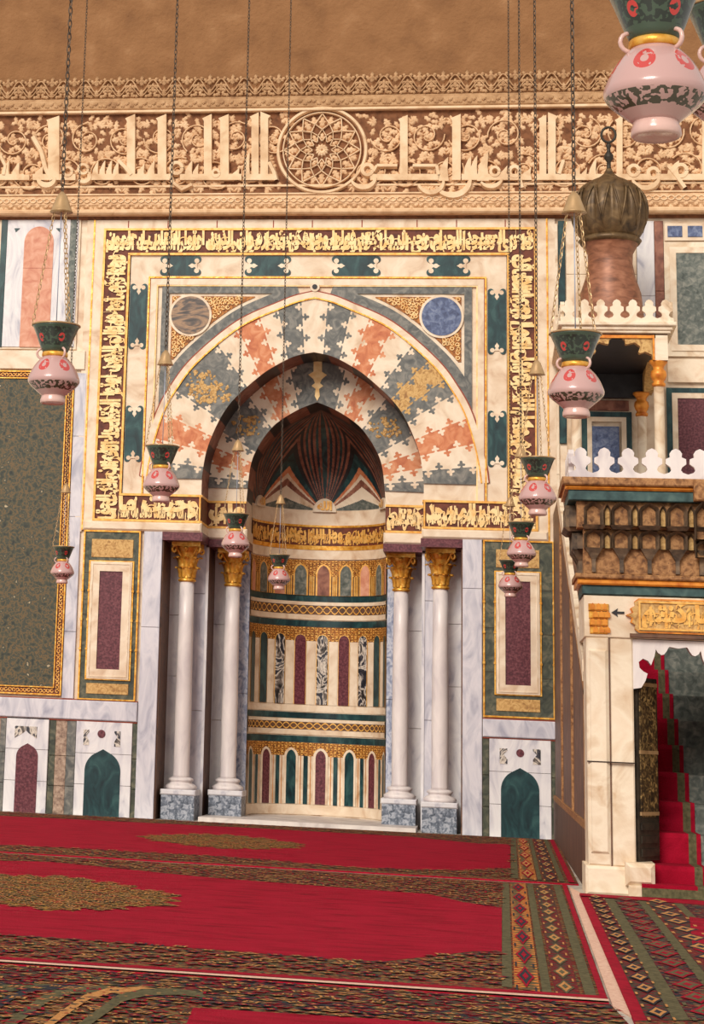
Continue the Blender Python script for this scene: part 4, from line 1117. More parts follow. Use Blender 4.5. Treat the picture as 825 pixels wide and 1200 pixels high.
def f_(b):
    H = ZB1-ZB0; r = H*.25; k = 0; x = FX0+.3
    while x < FX1:
        for j, zz in enumerate((ZB0+H*.22, ZB0+H*.70)):
            xx = x+(r if j else 0)
            if math.hypot(xx-mx, zz-mz) > mr+.06:
                scroll(b, xx, zz, r*.92, 1 if (k+j) % 2 else -1, 'stucco_vine', seed=k*2+j)
        x += 2*r*1.0; k += 1
    rnd = random.Random(3); x = FX0                    # small stems and buds filling the gaps
    while x < FX1:
        for q in range(9):
            xx, zz = x+rnd.random()*.1, ZB0+H*rnd.random()
            if math.hypot(xx-mx, zz-mz) > mr+.05: b.leaf(xx, zz, rnd.random()*6, .11, .06, -.04, -.018, 'stucco_vine', 2)
        x += .1
    b.bev(FX0, FX1, -.05, -.018, zf(219.5), zf(217), 'stucco_light', .004)
one('leafy_scrolls', f_, fr)
def f_(b):
    n = 64
    for rr, w in ((mr, .05), (mr-.06, .018)):
        b.ribbon([(mx+rr*math.cos(2*PI*k/n), mz+rr*math.sin(2*PI*k/n)) for k in range(n+1)], w, -.07, -.02, 'stucco_light')
    for k in range(12):
        a = 2*PI*k/12; c, s = math.cos(a), math.sin(a)
        def P(r, t): return (mx+r*math.cos(a+t), mz+r*math.sin(a+t))
        R0 = mr-.06
        b.ribbon([P(R0*.24, 0), P(R0*.40, PI/12), P(R0*.56, 0), P(R0*.40, -PI/12), P(R0*.24, 0)], .02, -.055, -.02, 'stucco_light')
        b.ribbon([P(R0*.56, 0), P(R0*.72, PI/12), P(R0*.98, 0)], .02, -.055, -.02, 'stucco_light')
        b.ribbon([P(R0*.56, 0), P(R0*.72, -PI/12), P(R0*.98, 0)], .02, -.055, -.02, 'stucco_light')
        b.leaf(*P(R0*.60, 0), a, R0*.34, .085, -.05, -.02, 'stucco_vine')
        b.leaf(*P(R0*.28, 0), a, R0*.22, .06, -.05, -.02, 'stucco_vine', 2)
        b.leaf(*P(R0*.68, PI/12), a+PI/12, R0*.28, .08, -.05, -.02, 'stucco_vine')
        b.leaf(mx, mz, a, R0*.2, .045, -.06, -.02, 'stucco_light', 2)
one('star_medallion', f_, fr)
# kufic letters, drawn in frieze pixels
def f_(b):
    m = 'stucco_light'; y0, y1 = -.085, -.018
    cnt = [0]
    def T(p): x, z = at(p[0], p[1]); return (x, z)
    def poly(pts): cnt[0] += 1; b.prism([T(p) for p in pts], -.085-.0006*(cnt[0] % 9), y1, m, back=False)
    def vert(x0, x1, yt, yb=213, slant=5): poly([(x0, yb), (x1, yb), (x1, yt), (x0-slant*.4, yt+slant), (x0, yt+slant+3)])
    def vertr(x0, x1, yt, yb=213, slant=5): poly([(x0, yb), (x1, yb), (x1, yt+slant+3), (x1+slant*.6, yt+slant), (x0, yt)])
    def bar(x0, x1, ya=206, yb=213): poly([(x0, yb), (x1, yb), (x1, ya), (x0, ya)])
    def peak(x, yt, w, yb=213): poly([(x-w, yb), (x+w, yb), (x+w*.75, (yt+yb)/2), (x+w*.9, yt), (x+.2*w, yt+4), (x-w*.7, (yt+yb)/2)])
    y0 = y0-.006
    def yo(): cnt[0] += 1; return y0-.0011*(cnt[0] % 8)
    def bowl(x, y, r, a0=0, a1=1.0, w=6):
        P = [(x+r*math.cos(PI*(a0+(a1-a0)*k/12)), y+r*math.sin(PI*(a0+(a1-a0)*k/12))*.9) for k in range(13)]
        b.ribbon([T(p) for p in P], [w*.0102*(.6+.8*math.sin(PI*k/12)) for k in range(13)], yo(), y1, m)
    def loop(x, y, r, w=5.5):
        P = [(x+r*math.cos(2*PI*k/14), y+r*math.sin(2*PI*k/14)) for k in range(15)]
        b.ribbon([T(p) for p in P], w*.0102, yo(), y1, m)
    def wedge(P, w=8):
        b.ribbon([T(p) for p in P], [w*.0102]*len(P), yo(), y1, m)
    # far left
    bar(-60, 30); vert(-30, -20, 137); vert(-14, -6, 137); bar(0, 36, 207, 213); peak(8, 190, 5); peak(20, 192, 5); wedge([(2, 185), (8, 196), (6, 207)], 6)
    # lam-alif
    vert(58, 71, 138); wedge([(40, 162), (50, 180), (55, 200), (62, 213)], 8); bar(40, 75); bowl(56, 210, 10, 0, 1, 8); peak(47, 196, 6)
    # waw / seen
    loop(81, 203, 5); bar(76, 90); bowl(99, 208, 8, -.2, .75, 6); loop(99, 200, 5.5); bar(104, 172)
    for x in (113, 121, 129, 137): peak(x, 187+((x*3) % 4), 4)
    vert(150, 159.5, 136); wedge([(140, 190), (148, 198), (155, 207)], 7); peak(166, 194, 5); bar(150, 200)
    vert(186, 196, 136); peak(178, 190, 5)
    # meem, seen , alifs
    loop(208, 199, 6.5, 7); wedge([(200, 206), (204, 216), (214, 224), (226, 218)], 6); bar(212, 262); peak(222, 190, 5); peak(230, 194, 4)
    vert(240, 249, 136); vert(259, 269, 136); bar(238, 284); peak(277, 198, 5); loop(254, 205, 4)
    vert(295.5, 304, 134); vertr(306, 315, 133); bar(286, 322); wedge([(316, 192), (322, 205), (324, 213)], 7); peak(290, 180, 4)
    # right of the medallion
    loop(431, 201, 6, 7); bowl(426, 208, 15, .05, .85, 7); bar(434, 470); wedge([(442, 196), (466, 196)], 6); wedge([(442, 196), (438, 203)], 5)
    vert(469, 478, 137); bar(466, 484); wedge([(484, 196), (512, 196)], 6); bar(484, 514); wedge([(512, 196), (514, 207)], 6)
    vert(530, 540, 136); peak(520, 186, 6, 214); bowl(505, 214, 15, 0, .9, 7); bowl(530, 212, 21, -.05, .85, 8)
    for x in (548, 555): peak(x, 184, 5)
    peak(566, 180, 7, 214); bar(541, 596); bowl(575, 208, 14, .1, .8, 6); loop(580, 203, 5)
    peak(590, 196, 5); loop(603, 203, 6, 7); bar(596, 622); peak(617, 198, 6); wedge([(608, 208), (612, 222)], 6)
    vert(632, 640, 137); vertr(642, 651, 134); bar(626, 664); wedge([(655, 206), (660, 190)], 6); bar(664, 706); peak(676, 196, 4); peak(684, 198, 4); peak(694, 188, 5)
    vert(722, 729, 138); bar(706, 738); loop(742, 202, 6, 7); bar(738, 762); loop(765, 205, 6, 7); bowl(756, 208, 16, 0, .9, 7); bar(770, 800)
    peak(788, 190, 8); loop(797, 202, 7, 7); wedge([(782, 196), (792, 208), (802, 222)], 7); bar(800, 860); vert(822, 831, 137); vert(842, 851, 137)
one('kufic_lettering', f_, fr)
# cresting of palmettes
def f_(b):
    zb, zt = zf(115), zf(86); H = zt-zb; p = .277; x = FX0
    b.box(FX0, FX1, -.035, .02, zb, zb+.02, 'stucco_weathered')
    i = 0
    while x < FX1:
        m = 'stucco_weathered'
        # interlaced wave stems, two levels
        for s in (1, -1):
            b.ribbon([(x+s*p*.5*t, zb+H*(.55+.25*math.sin(PI*(t-.5)))) for t in [k/8 for k in range(9)]], .022, -.055, -.018, m)
            b.ribbon([(x+s*p*.5*t, zb+H*(.35-.2*math.cos(PI*t))) for t in [k/8 for k in range(9)]], .020, -.055, -.018, m)
            for (dx, dz, a, l) in ((.02, .62, .9, .10), (.05, .52, .1, .10), (.07, .28, .6, .09), (.03, .12, .2, .10), (.11, .72, 1.9, .07), (.10, .08, 1.3, .09)):
                b.leaf(x+s*dx, zb+H*dz, a if s > 0 else PI-a, l, .055, -.06, -.018, m, 2)
        b.leaf(x, zb+H*.5, PI/2, H*.52, .075, -.065, -.018, m)
        b.leaf(x, zb+H*.05, PI/2, H*.45, .06, -.06, -.018, m)
        b.leaf(x+p/2, zb+H*.25, PI/2, H*.5, .06, -.055, -.018, m)
        x += p; i += 1
    # silhouette slab behind each palmette
one('palmette_cresting', f_, fr)

# ================================================================== MINBAR
YF = -8.27
mn = empty('stone_pulpit', (1.327, YF, 0)); tag(mn, 'tall stone pulpit with gilded doorway, muqarnas cornice and domed kiosk at the right', 'pulpit')
PX0, PXC = .674, 1.327; PX1 = 2*PXC-PX0
def zp_(py, px=712, Y=YF): return at(px, py, Y)[1]
DO0 = at(744, 900, YF)[0]; DO1 = 2*PXC-DO0
def f_(b):
    zc = zp_(747)
    for s in (1, -1):
        def X(x): return x if s > 0 else 2*PXC-x
        def bx(x0, x1, y0, y1, z0, z1, m, bv=.008):
            a, c = sorted((X(x0), X(x1))); b.bev(a, c, y0, y1, z0, z1, m, bv)
        bx(PX0-.01, DO0-.02, YF-.02, YF+.55, 0, zp_(1015), 'aged_marble', .02)
        bx(PX0+.012, PX0+.17, YF+.0, YF+.5, zp_(1015), zc, 'aged_marble', .012)
        bx(PX0+.03, PX0+.155, YF-.018, YF+.02, zp_(1000), zp_(762), 'aged_marble', .012)
        bx(PX0+.175, DO0, YF+.012, YF+.5, zp_(1015), zc, 'aged_marble', .01)
        bx(PX0+.165, PX0+.178, YF+.01, YF+.4, zp_(1015), zc, 'brown_stone', .001)
    z = zp_(893)
    b.box(PX0+.01, DO0+.001, YF-.022, YF, z-.004, z+.004, 'dark_joint')
pair('door_post', f_, mn, PXC)
def f_(b):
    z0, z1 = zp_(747), zp_(698)
    b.bev(PX0, PX1, YF+.0, YF+.9, z0, z1, 'aged_marble', .006)
    # dark moulding under the cartouche
    b.bev(at(738, 743, YF)[0], 2*PXC-at(738, 743, YF)[0], YF-.04, YF+.1, zp_(746.5), zp_(741.5), 'brown_stone', .006)
one('lintel', f_, mn)
def f_(b):
    x0 = DO0; z1 = zp_(748); zs = zp_(762); zd = zp_(806)
    half = PXC-x0; n = 6
    # scalloped apron with pointed cusps, and brackets at the sides
    for s in (1, -1):
        L = []
        pts = [(0, z1)]
        prof = [(0, zd), (.055, zd+.01), (.085, zd+.06), (.10, zd+.11), (.07, zd+.125), (.045, zd+.15), (.04, zd+.19), (.07, zd+.215), (.105, zd+.20), (.125, zd+.17), (.15, zs-.03+.0), (.16, zs+.02)]
        x = .16
        while x < half-.06:
            w = .095
            prof += [(x+w*.15, zs-.005), (x+w*.4, zs-.02), (x+w*.6, zs-.015), (x+w*.8, zs+.01), (x+w*.9, zs+.03), (x+w, zs+.04)]
            x += w
        prof += [(half, zs+.03)]
        P = [(x0+a if s > 0 else 2*PXC-x0-a, c) for a, c in prof]+[(PXC, z1), (x0 if s > 0 else 2*PXC-x0, z1)]
        b.prism(P, YF+.02, YF+.12, 'shaft_marble')
one('scalloped_apron', f_, mn)
def f_(b):
    x0 = at(738, 720, YF)[0]; x1 = 2*PXC-x0; z0, z1 = zp_(740.5), zp_(700.5); H = z1-z0
    def outline(g, e=.0):
        P = []
        for s in (1, -1):
            side = [(.06-e, z1-e*0-g), (.03, z1-H*.1-g*.5), (.035, z1-H*.22), (0+g, z1-H*.3), (.012+g, z1-H*.42), (-.03+g, z1-H*.5), (.012+g, z1-H*.58), (0+g, z1-H*.7), (.035, z1-H*.78), (.03, z1-H*.9+g*.5), (.06, z0+g)]
            if s > 0: P += [(x0+a, c) for a, c in reversed(side)]
            else: P += [(x1-a, c) for a, c in side]
        return P
    b.prism(outline(0), YF-.035, YF+.01, 'orange_gilt'); b.prism(outline(.012), YF-.04, YF, 'ochre_stone')
    b.frame(x0+.06, x1-.06, z0+.02, z1-.02, .012, YF-.052, YF, 'bright_gold')
    letters(b, x1-x0-.16, H-.07, lambda u, v, d=0: (x0+.08+u, YF-.046-d, z0+.035+v), 'bright_gold', 4, txt='ان الله وملائكته يصلون على النبي', bold=.04)
one('gilt_cartouche', f_, mn)
def f_(b):
    for s in (1, -1):
        a0, a1, c0, c1 = R(691, 707, 712, 743, YF); 
        if s < 0: a0, a1 = 2*PXC-a1, 2*PXC-a0
        for r in range(4):
            zz0 = c0+(c1-c0)*r/4; e = .003*r; b.bev(a0-e, a1+e, YF-.012-.004*r, YF+.1, zz0, zz0+(c1-c0)/4-.004, 'gold_leaf', .006)
            for k in range(3):
                xx = a0+(a1-a0)*(k+.5)/3+(0 if r % 2 else .02); b.prism([(xx-.018, zz0+.01), (xx+.018, zz0+.01), (xx+.018, zz0+.04), (xx, zz0+.055), (xx-.018, zz0+.04)], YF-.022-.004*r, YF, 'orange_gilt')
pair('gilt_post_capital', f_, mn, PXC)
def f_(b):  # black stone arrow ornament
    x, z = at(724, 718, YF)
    for s in (1, -1):
        def X(a): return a if s > 0 else 2*PXC-a
        b.prism([(X(x-.045), z), (X(x), z+.03), (X(x-.005), z+.008), (X(x+.045), z+.008), (X(x+.045), z-.008), (X(x-.005), z-.008), (X(x), z-.03)], YF-.008, YF+.01, 'charcoal_stone')
pair('inlaid_arrow', f_, mn, PXC)
def ring_box(b, px_l, py0, py1, proj, m, depth=.62, bv=.006):
    """moulding course that wraps the portal head: proj = overhang on all sides"""
    z0, z1 = zp_(py1), zp_(py0)
    b.bev(PX0-proj, PX1+proj, YF-proj, YF+depth+proj, z0, z1, m, bv)
def f_(b):
    ring_box(b, 0, 686, 697, .012, 'teal_paint'); ring_box(b, 0, 679, 686, .045, 'orange_gilt', bv=.012); ring_box(b, 0, 673, 679, .06, 'muqarnas_stone', bv=.01)
    ring_box(b, 0, 620, 673, .0, 'muqarnas_stone')
    ring_box(b, 0, 588.5, 620, .045, 'muqarnas_stone'); ring_box(b, 0, 576.5, 588.5, .105, 'teal_paint'); ring_box(b, 0, 571.5, 576.5, .13, 'orange_gilt', bv=.015); ring_box(b, 0, 562, 571.5, .15, 'muqarnas_stone', bv=.01)
one('cornice', f_, mn)
# muqarnas cells: front and left flank
def cell(b, P, w, z0, z1, d, arch, rib):
    """P(u,d,z): u along face, d outwards. niche with ribbed edges, pointed top"""
    h = z1-z0; n = 5
    T = [(w/2*(1-(k/n)**1.6), z1-h*.28+h*.28*(k/n)) for k in range(n+1)]
    out = [(w/2, z0)]+T+[(-a, c) for a, c in reversed(T[:-1])]+[(-w/2, z0)]
    inn = [(a*.66, z0+(c-z0)*.86) for a, c in out]; N = len(out)
    v = [P(a, d, c) for a, c in out]+[P(a, d*.12, c) for a, c in inn]+[P(a, 0, c) for a, c in out]
    b.mesh(v, [(i, (i+1) % N, N+(i+1) % N, N+i) for i in range(N)], rib)
    b.mesh(v, [tuple(range(N, 2*N))], arch)
    b.mesh(v, [(i, 2*N+i, 2*N+(i+1) % N, (i+1) % N) for i in range(N)], rib)
def muq(b, P, U, k0, sp_, n):
    for i in range(n):
        u = k0+sp_*i
        cell(b, P(.045), sp_*.66, zp_(617), zp_(588.5), .06, 'muqarnas_stone', 'muqarnas_rib')if False else None
    for i in range(n):
        u = k0+sp_*i
        def Q(base): return lambda a, d, z, u=u, base=base: U(u+a, base+d, z)
        def Q2(base): return lambda a, d, z, u=u+sp_/2, base=base: U(u+a, base+d, z)
        cell(b, Q(.045), sp_*.70, zp_(617), zp_(590), .075, 'muqarnas_stone', 'muqarnas_rib')
        cell(b, Q2(.045), sp_*.24, zp_(617), zp_(592), .05, 'ochre_stone', 'muqarnas_rib')
        cell(b, Q(.0), sp_*.70, zp_(643), zp_(621), .075, 'muqarnas_stone', 'muqarnas_rib')
        cell(b, Q2(.0), sp_*.26, zp_(643), zp_(624), .04, 'ochre_stone', 'muqarnas_rib')
        # bracket: flared foot narrowing to a stem
        prof = [(.0, .03, zp_(672)), (.0, .03, zp_(660))]
        A = [(sp_*.07, .03, zp_(671)), (sp_*.07, .03, zp_(656)), (sp_*.20, .05, zp_(649)), (sp_*.32, .075, zp_(643))]
        for (w0, d0, z0), (w1, d1, z1) in zip(A, A[1:]):
            v = [U(u-w0, 0, z0), U(u-w0, d0, z0), U(u+w0, d0, z0), U(u+w0, 0, z0), U(u-w1, 0, z1), U(u-w1, d1, z1), U(u+w1, d1, z1), U(u+w1, 0, z1)]
            b.mesh(v, [(0, 1, 5, 4), (1, 2, 6, 5), (2, 3, 7, 6), (0, 3, 2, 1), (4, 5, 6, 7)], 'muqarnas_rib')
        v = [U(u-sp_*.33, 0, zp_(621.5)), U(u-sp_*.33, .10, zp_(621.5)), U(u+sp_*.33, .10, zp_(621.5)), U(u+sp_*.33, 0, zp_(621.5)), U(u-sp_*.42, 0, zp_(617)), U(u-sp_*.42, .135, zp_(617)), U(u+sp_*.42, .135, zp_(617)), U(u+sp_*.42, 0, zp_(617))]
        b.mesh(v, [(0, 1, 5, 4), (1, 2, 6, 5), (2, 3, 7, 6), (0, 3, 2, 1), (4, 5, 6, 7)], 'muqarnas_rib')
xm = at(695, 600, YF)[0]; spm = (at(792.5, 600, YF)[0]-xm)/3
def f_(b): muq(b, None, lambda u, d, z: (u, YF-d, z), xm, spm, 7)
one('front_muqarnas', f_, mn)
def f_(b): muq(b, None, lambda u, d, z: (PX0-d, YF+.62-u, z), .05, spm, 3)
one('flank_muqarnas', f_, mn)
def f_(b):  # projecting pendant block on the front, right of the fourth cell
    x0, x1 = at(811, 600, YF)[0], at(811, 600, YF)[0]+.25
    b.bev(x0, x1, YF-.2, YF, zp_(588), zp_(563), 'muqarnas_stone', .01)
    for k in range(2):
        u = x0+.06+.12*k
        cell(b, lambda a, d, z, u=u: (u+a, YF-.08-d, z), .11, zp_(632), zp_(588), .10, 'muqarnas_stone', 'muqarnas_rib')
        cell(b, lambda a, d, z, u=u: (u+a, YF-.04-d, z), .10, zp_(652), zp_(633), .08, 'muqarnas_stone', 'muqarnas_rib')
        b.bev(u-.02, u+.02, YF-.05, YF, zp_(672), zp_(650), 'muqarnas_rib', .005)
one('pendant_muqarnas', f_, mn)
# fleur crest generator
def fleur_crest(b, U, x0, x1, z0, h, sp_, m, d0, d1):
    n = max(1, round((x1-x0)/sp_)); sp_ = (x1-x0)/n
    for i in range(n):
        xc = x0+sp_*(i+.5); w = sp_*.5
        pr = [(w, 0), (w, .16), (w*.55, .22), (w*.40, .30), (w*.50, .40), (w*.86, .50), (w*.84, .66), (w*.48, .72), (w*.52, .84), (w*.34, .94), (0, 1.0)]
        P = [(xc+a, z0+c*h) for a, c in pr]+[(xc-a, z0+c*h) for a, c in reversed(pr[:-1])]
        N = len(P); v = [U(p[0], d0, p[1]) for p in P]+[U(p[0], d1, p[1]) for p in P]
        b.mesh(v, [tuple(range(N)), tuple(reversed(range(N, 2*N)))]+[(k, N+k, N+(k+1) % N, (k+1) % N) for k in range(N)], m)
def f_(b):
    z0 = zp_(562.5); h = zp_(527)-z0; sp_ = at(772, 545, YF)[0]-at(745.5, 545, YF)[0]
    fleur_crest(b, lambda u, d, z: (u, YF-.12+d, z), PX0-.10, PX1+.10, z0, h, sp_, 'shaft_marble', 0, .04)
    fleur_crest(b, lambda u, d, z: (PX0-.10+d, u, z), YF-.05, YF+.7, z0, h, sp_, 'shaft_marble', 0, .04)
one('fleur_cresting', f_, mn)
# flank, steps, rails
PZ = 2.9; YK = -2.3
def f_(b):
    for s in (0, 1):
        x0, x1 = (PX0+.03, PX0+.11) if s == 0 else (PX1-.11, PX1-.03)
        pts = [(YF+.5, 0), (-.02, 0), (-.02, PZ+.6), (YK, PZ+.6), (YF+.5, 1.60)]
        b.prismx(pts, x0, x1, 'brown_panel')
        xo = x0-.02 if s == 0 else x1+.02
        xa, xb = sorted((xo, xo+(.03 if s == 0 else -.03)))
        b.box(xa, xb, YF+.5, -.02, 0, .42, 'dark_wood')
        b.box(xa, xb, YF+.5, -.02, .42, .47, 'muqarnas_stone')
        for (ya, yb, za, zb) in ((YF+.5, YF+.60, .47, 1.55), (YF+3.0, YF+3.08, .47, 2.3), (YF+5.6, YF+5.7, .47, 3.3)): b.box(xa, xb, ya, yb, za, zb, 'muqarnas_stone')
        v = [(YF+.5, 1.48), (YK, PZ+.46), (YK, PZ+.62), (YF+.5, 1.64)]; b.prismx(v, xa-.005, xb+.005, 'aged_marble')
        v = [(YF+.5, 1.38), (YK, PZ+.36), (YK, PZ+.40), (YF+.5, 1.42)]; b.prismx(v, xa, xb, 'muqarnas_stone')
pair('flank_wall', f_, mn, PXC)
NS = 14; r_ = PZ/NS; ys0 = YF+.10; tr = (YK-ys0-.4)/(NS-1)
def f_(b):
    b.bev(DO0-.06, DO1+.06, YF-.12, YF+.2, 0, .085, 'aged_marble', .015)
    b.bev(DO0-.08, DO0+.12, YF-.10, YF+.4, 0.08, .235, 'aged_marble', .03); b.bev(DO1-.12, DO1+.08, YF-.10, YF+.4, .08, .235, 'aged_marble', .03)
    for i in range(NS): b.box(PX0+.11, PX1-.11, ys0+tr*i, ys0+tr*(i+1)+.02, 0, r_*(i+1), 'grey_green_slab')
    b.box(PX0+.11, PX1-.11, YK-.4, -.03, 0, PZ, 'grey_green_slab')
one('stair', f_, mn)
def f_(b, part=0):  # pierced bronze door leaf swung inwards
    a = math.radians(62); L = .34; x0, y0 = DO0+.01, YF+.08; ca, sa = math.cos(a), math.sin(a)
    def slab(u0, u1, t0, t1, z0, z1, m):
        v = []
        for z in (z0, z1):
            for u, t in ((u0, t0), (u1, t0), (u1, t1), (u0, t1)): v.append((x0+u*ca+t*sa, y0+u*sa-t*ca, z))
        b.mesh(v, [(0, 3, 2, 1), (4, 5, 6, 7), (0, 1, 5, 4), (1, 2, 6, 5), (2, 3, 7, 6), (3, 0, 4, 7)], m)
    z0, z1 = .24, zp_(792)
    if not part: slab(0, L, -.02, .02, z0, z1, 'dark_bronze')
    if part: slab(.03, L-.03, .018, .028, z0+.30, z1-.03, 'pierced_bronze'); return
    for k in range(3): slab(.03, L-.03, .018, .03, z0+.03+.09*k, z0+.08+.09*k, 'dark_bronze')
    for z in (z0+.31, (z0+z1)/2+.1, z1-.06): slab(.02, L-.02, .02, .032, z, z+.025, 'brass')
dl = one('bronze_door_leaf', f_, mn); one('pierced_panel', lambda b: f_(b, 1), dl)
# kiosk
kx0, kx1 = at(676, 520, YK)[0], at(774, 520, YK)[0]; KXC = (kx0+kx1)/2
zK = lambda py, px=724: at(px, py, YK)[1]
def f_(b):
    b.lathe
    for (x, y) in ((kx0, YK+.07), (kx1, YK+.07), (kx0+.03, -.18), (kx1-.03, -.18)):
        back = y > -1; zt = zK(421); zb = PZ
        b.lathe(x, y, [(.075, zb), (.075, zb+.08), (.055, zb+.12), (.052, zb+.16), (.05, zt-.26), (.052, zt-.25)], 24, 'aged_marble')
        b.lathe(x, y, [(.052, zt-.27), (.068, zt-.26), (.068, zt-.235), (.05, zt-.22), (.07, zt-.19), (.082, zt-.15), (.075, zt-.11), (.052, zt-.09), (.058, zt-.06), (.09, zt-.02), (.09, zt)], 24, 'orange_gilt')
pieces('kiosk_column', f_, mn, lambda c: (c[1] > -1, c[0] > KXC))
KF = YK; ka0, ka1 = at(660, 400, KF)[0], at(787, 400, KF)[0]
def f_(b):
    zb, zt = zK(422), zK(388); x0, x1 = kx0-.09, kx1+.09
    hw = (x1-x0)/2-.15; xc = (x0+x1)/2
    # multifoil outline from left springing over the top
    L0 = [(-hw, zb), (-hw, zb+.02), (-hw*.98, zb+.10), (-hw*.80, zb+.15), (-hw*.64, zb+.12), (-hw*.60, zb+.15), (-hw*.66, zb+.24), (-hw*.50, zb+.31), (-hw*.30, zb+.28), (-hw*.24, zb+.28), (-hw*.22, zb+.36), (-hw*.10, zb+.40), (0, zb+.42)]
    L = [(a, zb+(c-zb)*.60) for a, c in L0]
    topz = zK(393)
    for s in (1, -1):
        half = [(xc+s*a, c) for a, c in L]+[(xc, topz), (x0 if s > 0 else x1, topz), (x0 if s > 0 else x1, zb)]
        b.prism(half, KF, KF+.10, 'ochre_stone')
        b.prism([(xc+s*(-hw-.0), zb), (xc+s*(-hw-.15), zb), (xc+s*(-hw-.15), topz), (xc+s*(-hw-.0), topz)], KF-.02, KF+.1, 'aged_marble')
        b.prism([(xc+s*(-hw-.02), zb), (xc+s*(-hw), zb), (xc+s*(-hw), topz), (xc+s*(-hw-.02), topz)], KF-.03, KF, 'orange_gilt')
    b.frame(x0+.14, x1-.14, zb, topz, .02, KF-.02, KF+.02, 'orange_gilt')if False else b.box(x0+.12, x1-.12, KF-.02, KF, topz-.03, topz, 'orange_gilt')
    for x in (x0, x1-.10):   # side arches: solid heads
        pts = [(KF+.1, zb), (KF+.3, zb), (KF+.38, zb+.12), (KF+.7, zb+.21), ((KF-.03)/2, zb+.25), (-.72, zb+.21), (-.42, zb+.12), (-.34, zb), (-.03, zb), (-.03, topz), (KF+.1, topz)]
        b.prismx(pts if x == x0 else pts, x, x+.10, 'ochre_stone')
one('kiosk_arcade', f_, mn)
def f_(b):
    topz = zK(393); z2 = topz
    for (e, h, m) in ((.0, .02, 'brown_stone'), (.03, .03, 'aged_marble'), (.05, .04, 'cream_marble'), (.085, .04, 'aged_marble')):
        b.bev(kx0-.09-e, kx1+.09+e, KF-e, -.03, z2, z2+h, m, .008); z2 += h
    b.box(kx0-.05, kx1+.05, KF+.05, -.03, topz-.03, topz+.02, 'charcoal_stone')  # charcoal underside: shade of the kiosk ceiling put into the colour
    b.box(kx0-.02, kx1+.02, -.12, -.035, at(724, 468)[1], topz-.031, 'charcoal_stone')  # added dark board, painting in the shade of the upper kiosk interior
    global ZKT; ZKT = z2
one('kiosk_cornice', f_, mn)
def f_(b):
    h = .235
    fleur_crest(b, lambda u, d, z: (u, KF-.06+d, z), kx0-.15, kx1+.15, ZKT, h, .16, 'aged_marble', 0, .04)
    fleur_crest(b, lambda u, d, z: (kx0-.15+d, u, z), KF+.0, -.05, ZKT, h, .16, 'aged_marble', 0, .04)
    fleur_crest(b, lambda u, d, z: (kx1+.11+d, u, z), KF+.0, -.05, ZKT, h, .16, 'aged_marble', 0, .04)
one('kiosk_cresting', f_, mn)
DX, DY = at(715, 300, -1.25)[0], -1.25
zD = lambda py: at(715, py, DY)[1]
def f_(b):
    b.lathe(DX, DY, [(.44, ZKT-.01), (.43, ZKT+.04), (.36, ZKT+.10), (.32, zD(345)+.0), (.26, zD(325)), (.235, zD(310)), (.24, zD(298)), (.29, zD(288)), (.31, zD(284)), (.29, zD(281))], 48, 'copper_drum')
    b.lathe(DX, DY, [(.31, zD(287)), (.335, zD(283)), (.30, zD(279))], 48, 'bronze_dome')
one('drum', f_, mn)
def f_(b):
    n = 96; prof = [(.24, 283), (.33, 276), (.385, 262), (.40, 250), (.385, 236), (.34, 224), (.26, 215), (.16, 210), (.07, 206), (.035, 200), (.03, 196)]
    prof = [(.22, 284), (.30, 280), (.36, 271), (.395, 259), (.405, 248), (.39, 238), (.35, 227), (.29, 219), (.20, 213), (.12, 209), (.06, 204), (.03, 198)]
    pr = catmull([(r, zD(p)) for r, p in prof], 4)
    zt, zb = zD(198), zD(284)
    def flu(a, z):
        t = (z-zb)/(zt-zb); k = abs(math.sin(a*6)); return 1-.13*(1-k**.6)*(math.sin(PI*min(1, max(0, t*1.1))))
    b.lathe(DX, DY, pr, n, 'bronze_dome', fl=flu)
    for k in range(12):   # raised petal rims at the lower half
        a0 = PI/12+k*PI/6
        for s in (1,):
            pts = []
            for q in range(13):
                t = q/12; a = a0+(t-.5)*PI/6*.78; zz = zD(270)+(zD(225)-zD(270))*abs(2*t-1)**.8
                rr = min((abs(zz-p[1]), p[0]) for p in pr)[1]*.985+.006
                pts.append((DX+rr*math.cos(a), DY+rr*math.sin(a), zz))
            b.tube(pts, .012, 6, 'bronze_dome')
dome = one('fluted_dome', f_, mn)
def f_(b):
    z0 = zD(200)
    b.lathe(DX, DY, [(.035, z0-.02), (.022, z0+.04), (.022, zD(190)), (.05, zD(186)), (.05, zD(182)), (.022, zD(178)), (.018, zD(174)), (.032, zD(171)), (.018, zD(168))], 20, 'dark_bronze')
    c = zD(158); b.tube([(DX+.075*math.cos(t), DY, c+.085*math.sin(t)) for t in [2*PI*k/24 for k in range(24)]], .014, 8, 'dark_bronze', closed=True)
one('finial', f_, dome)
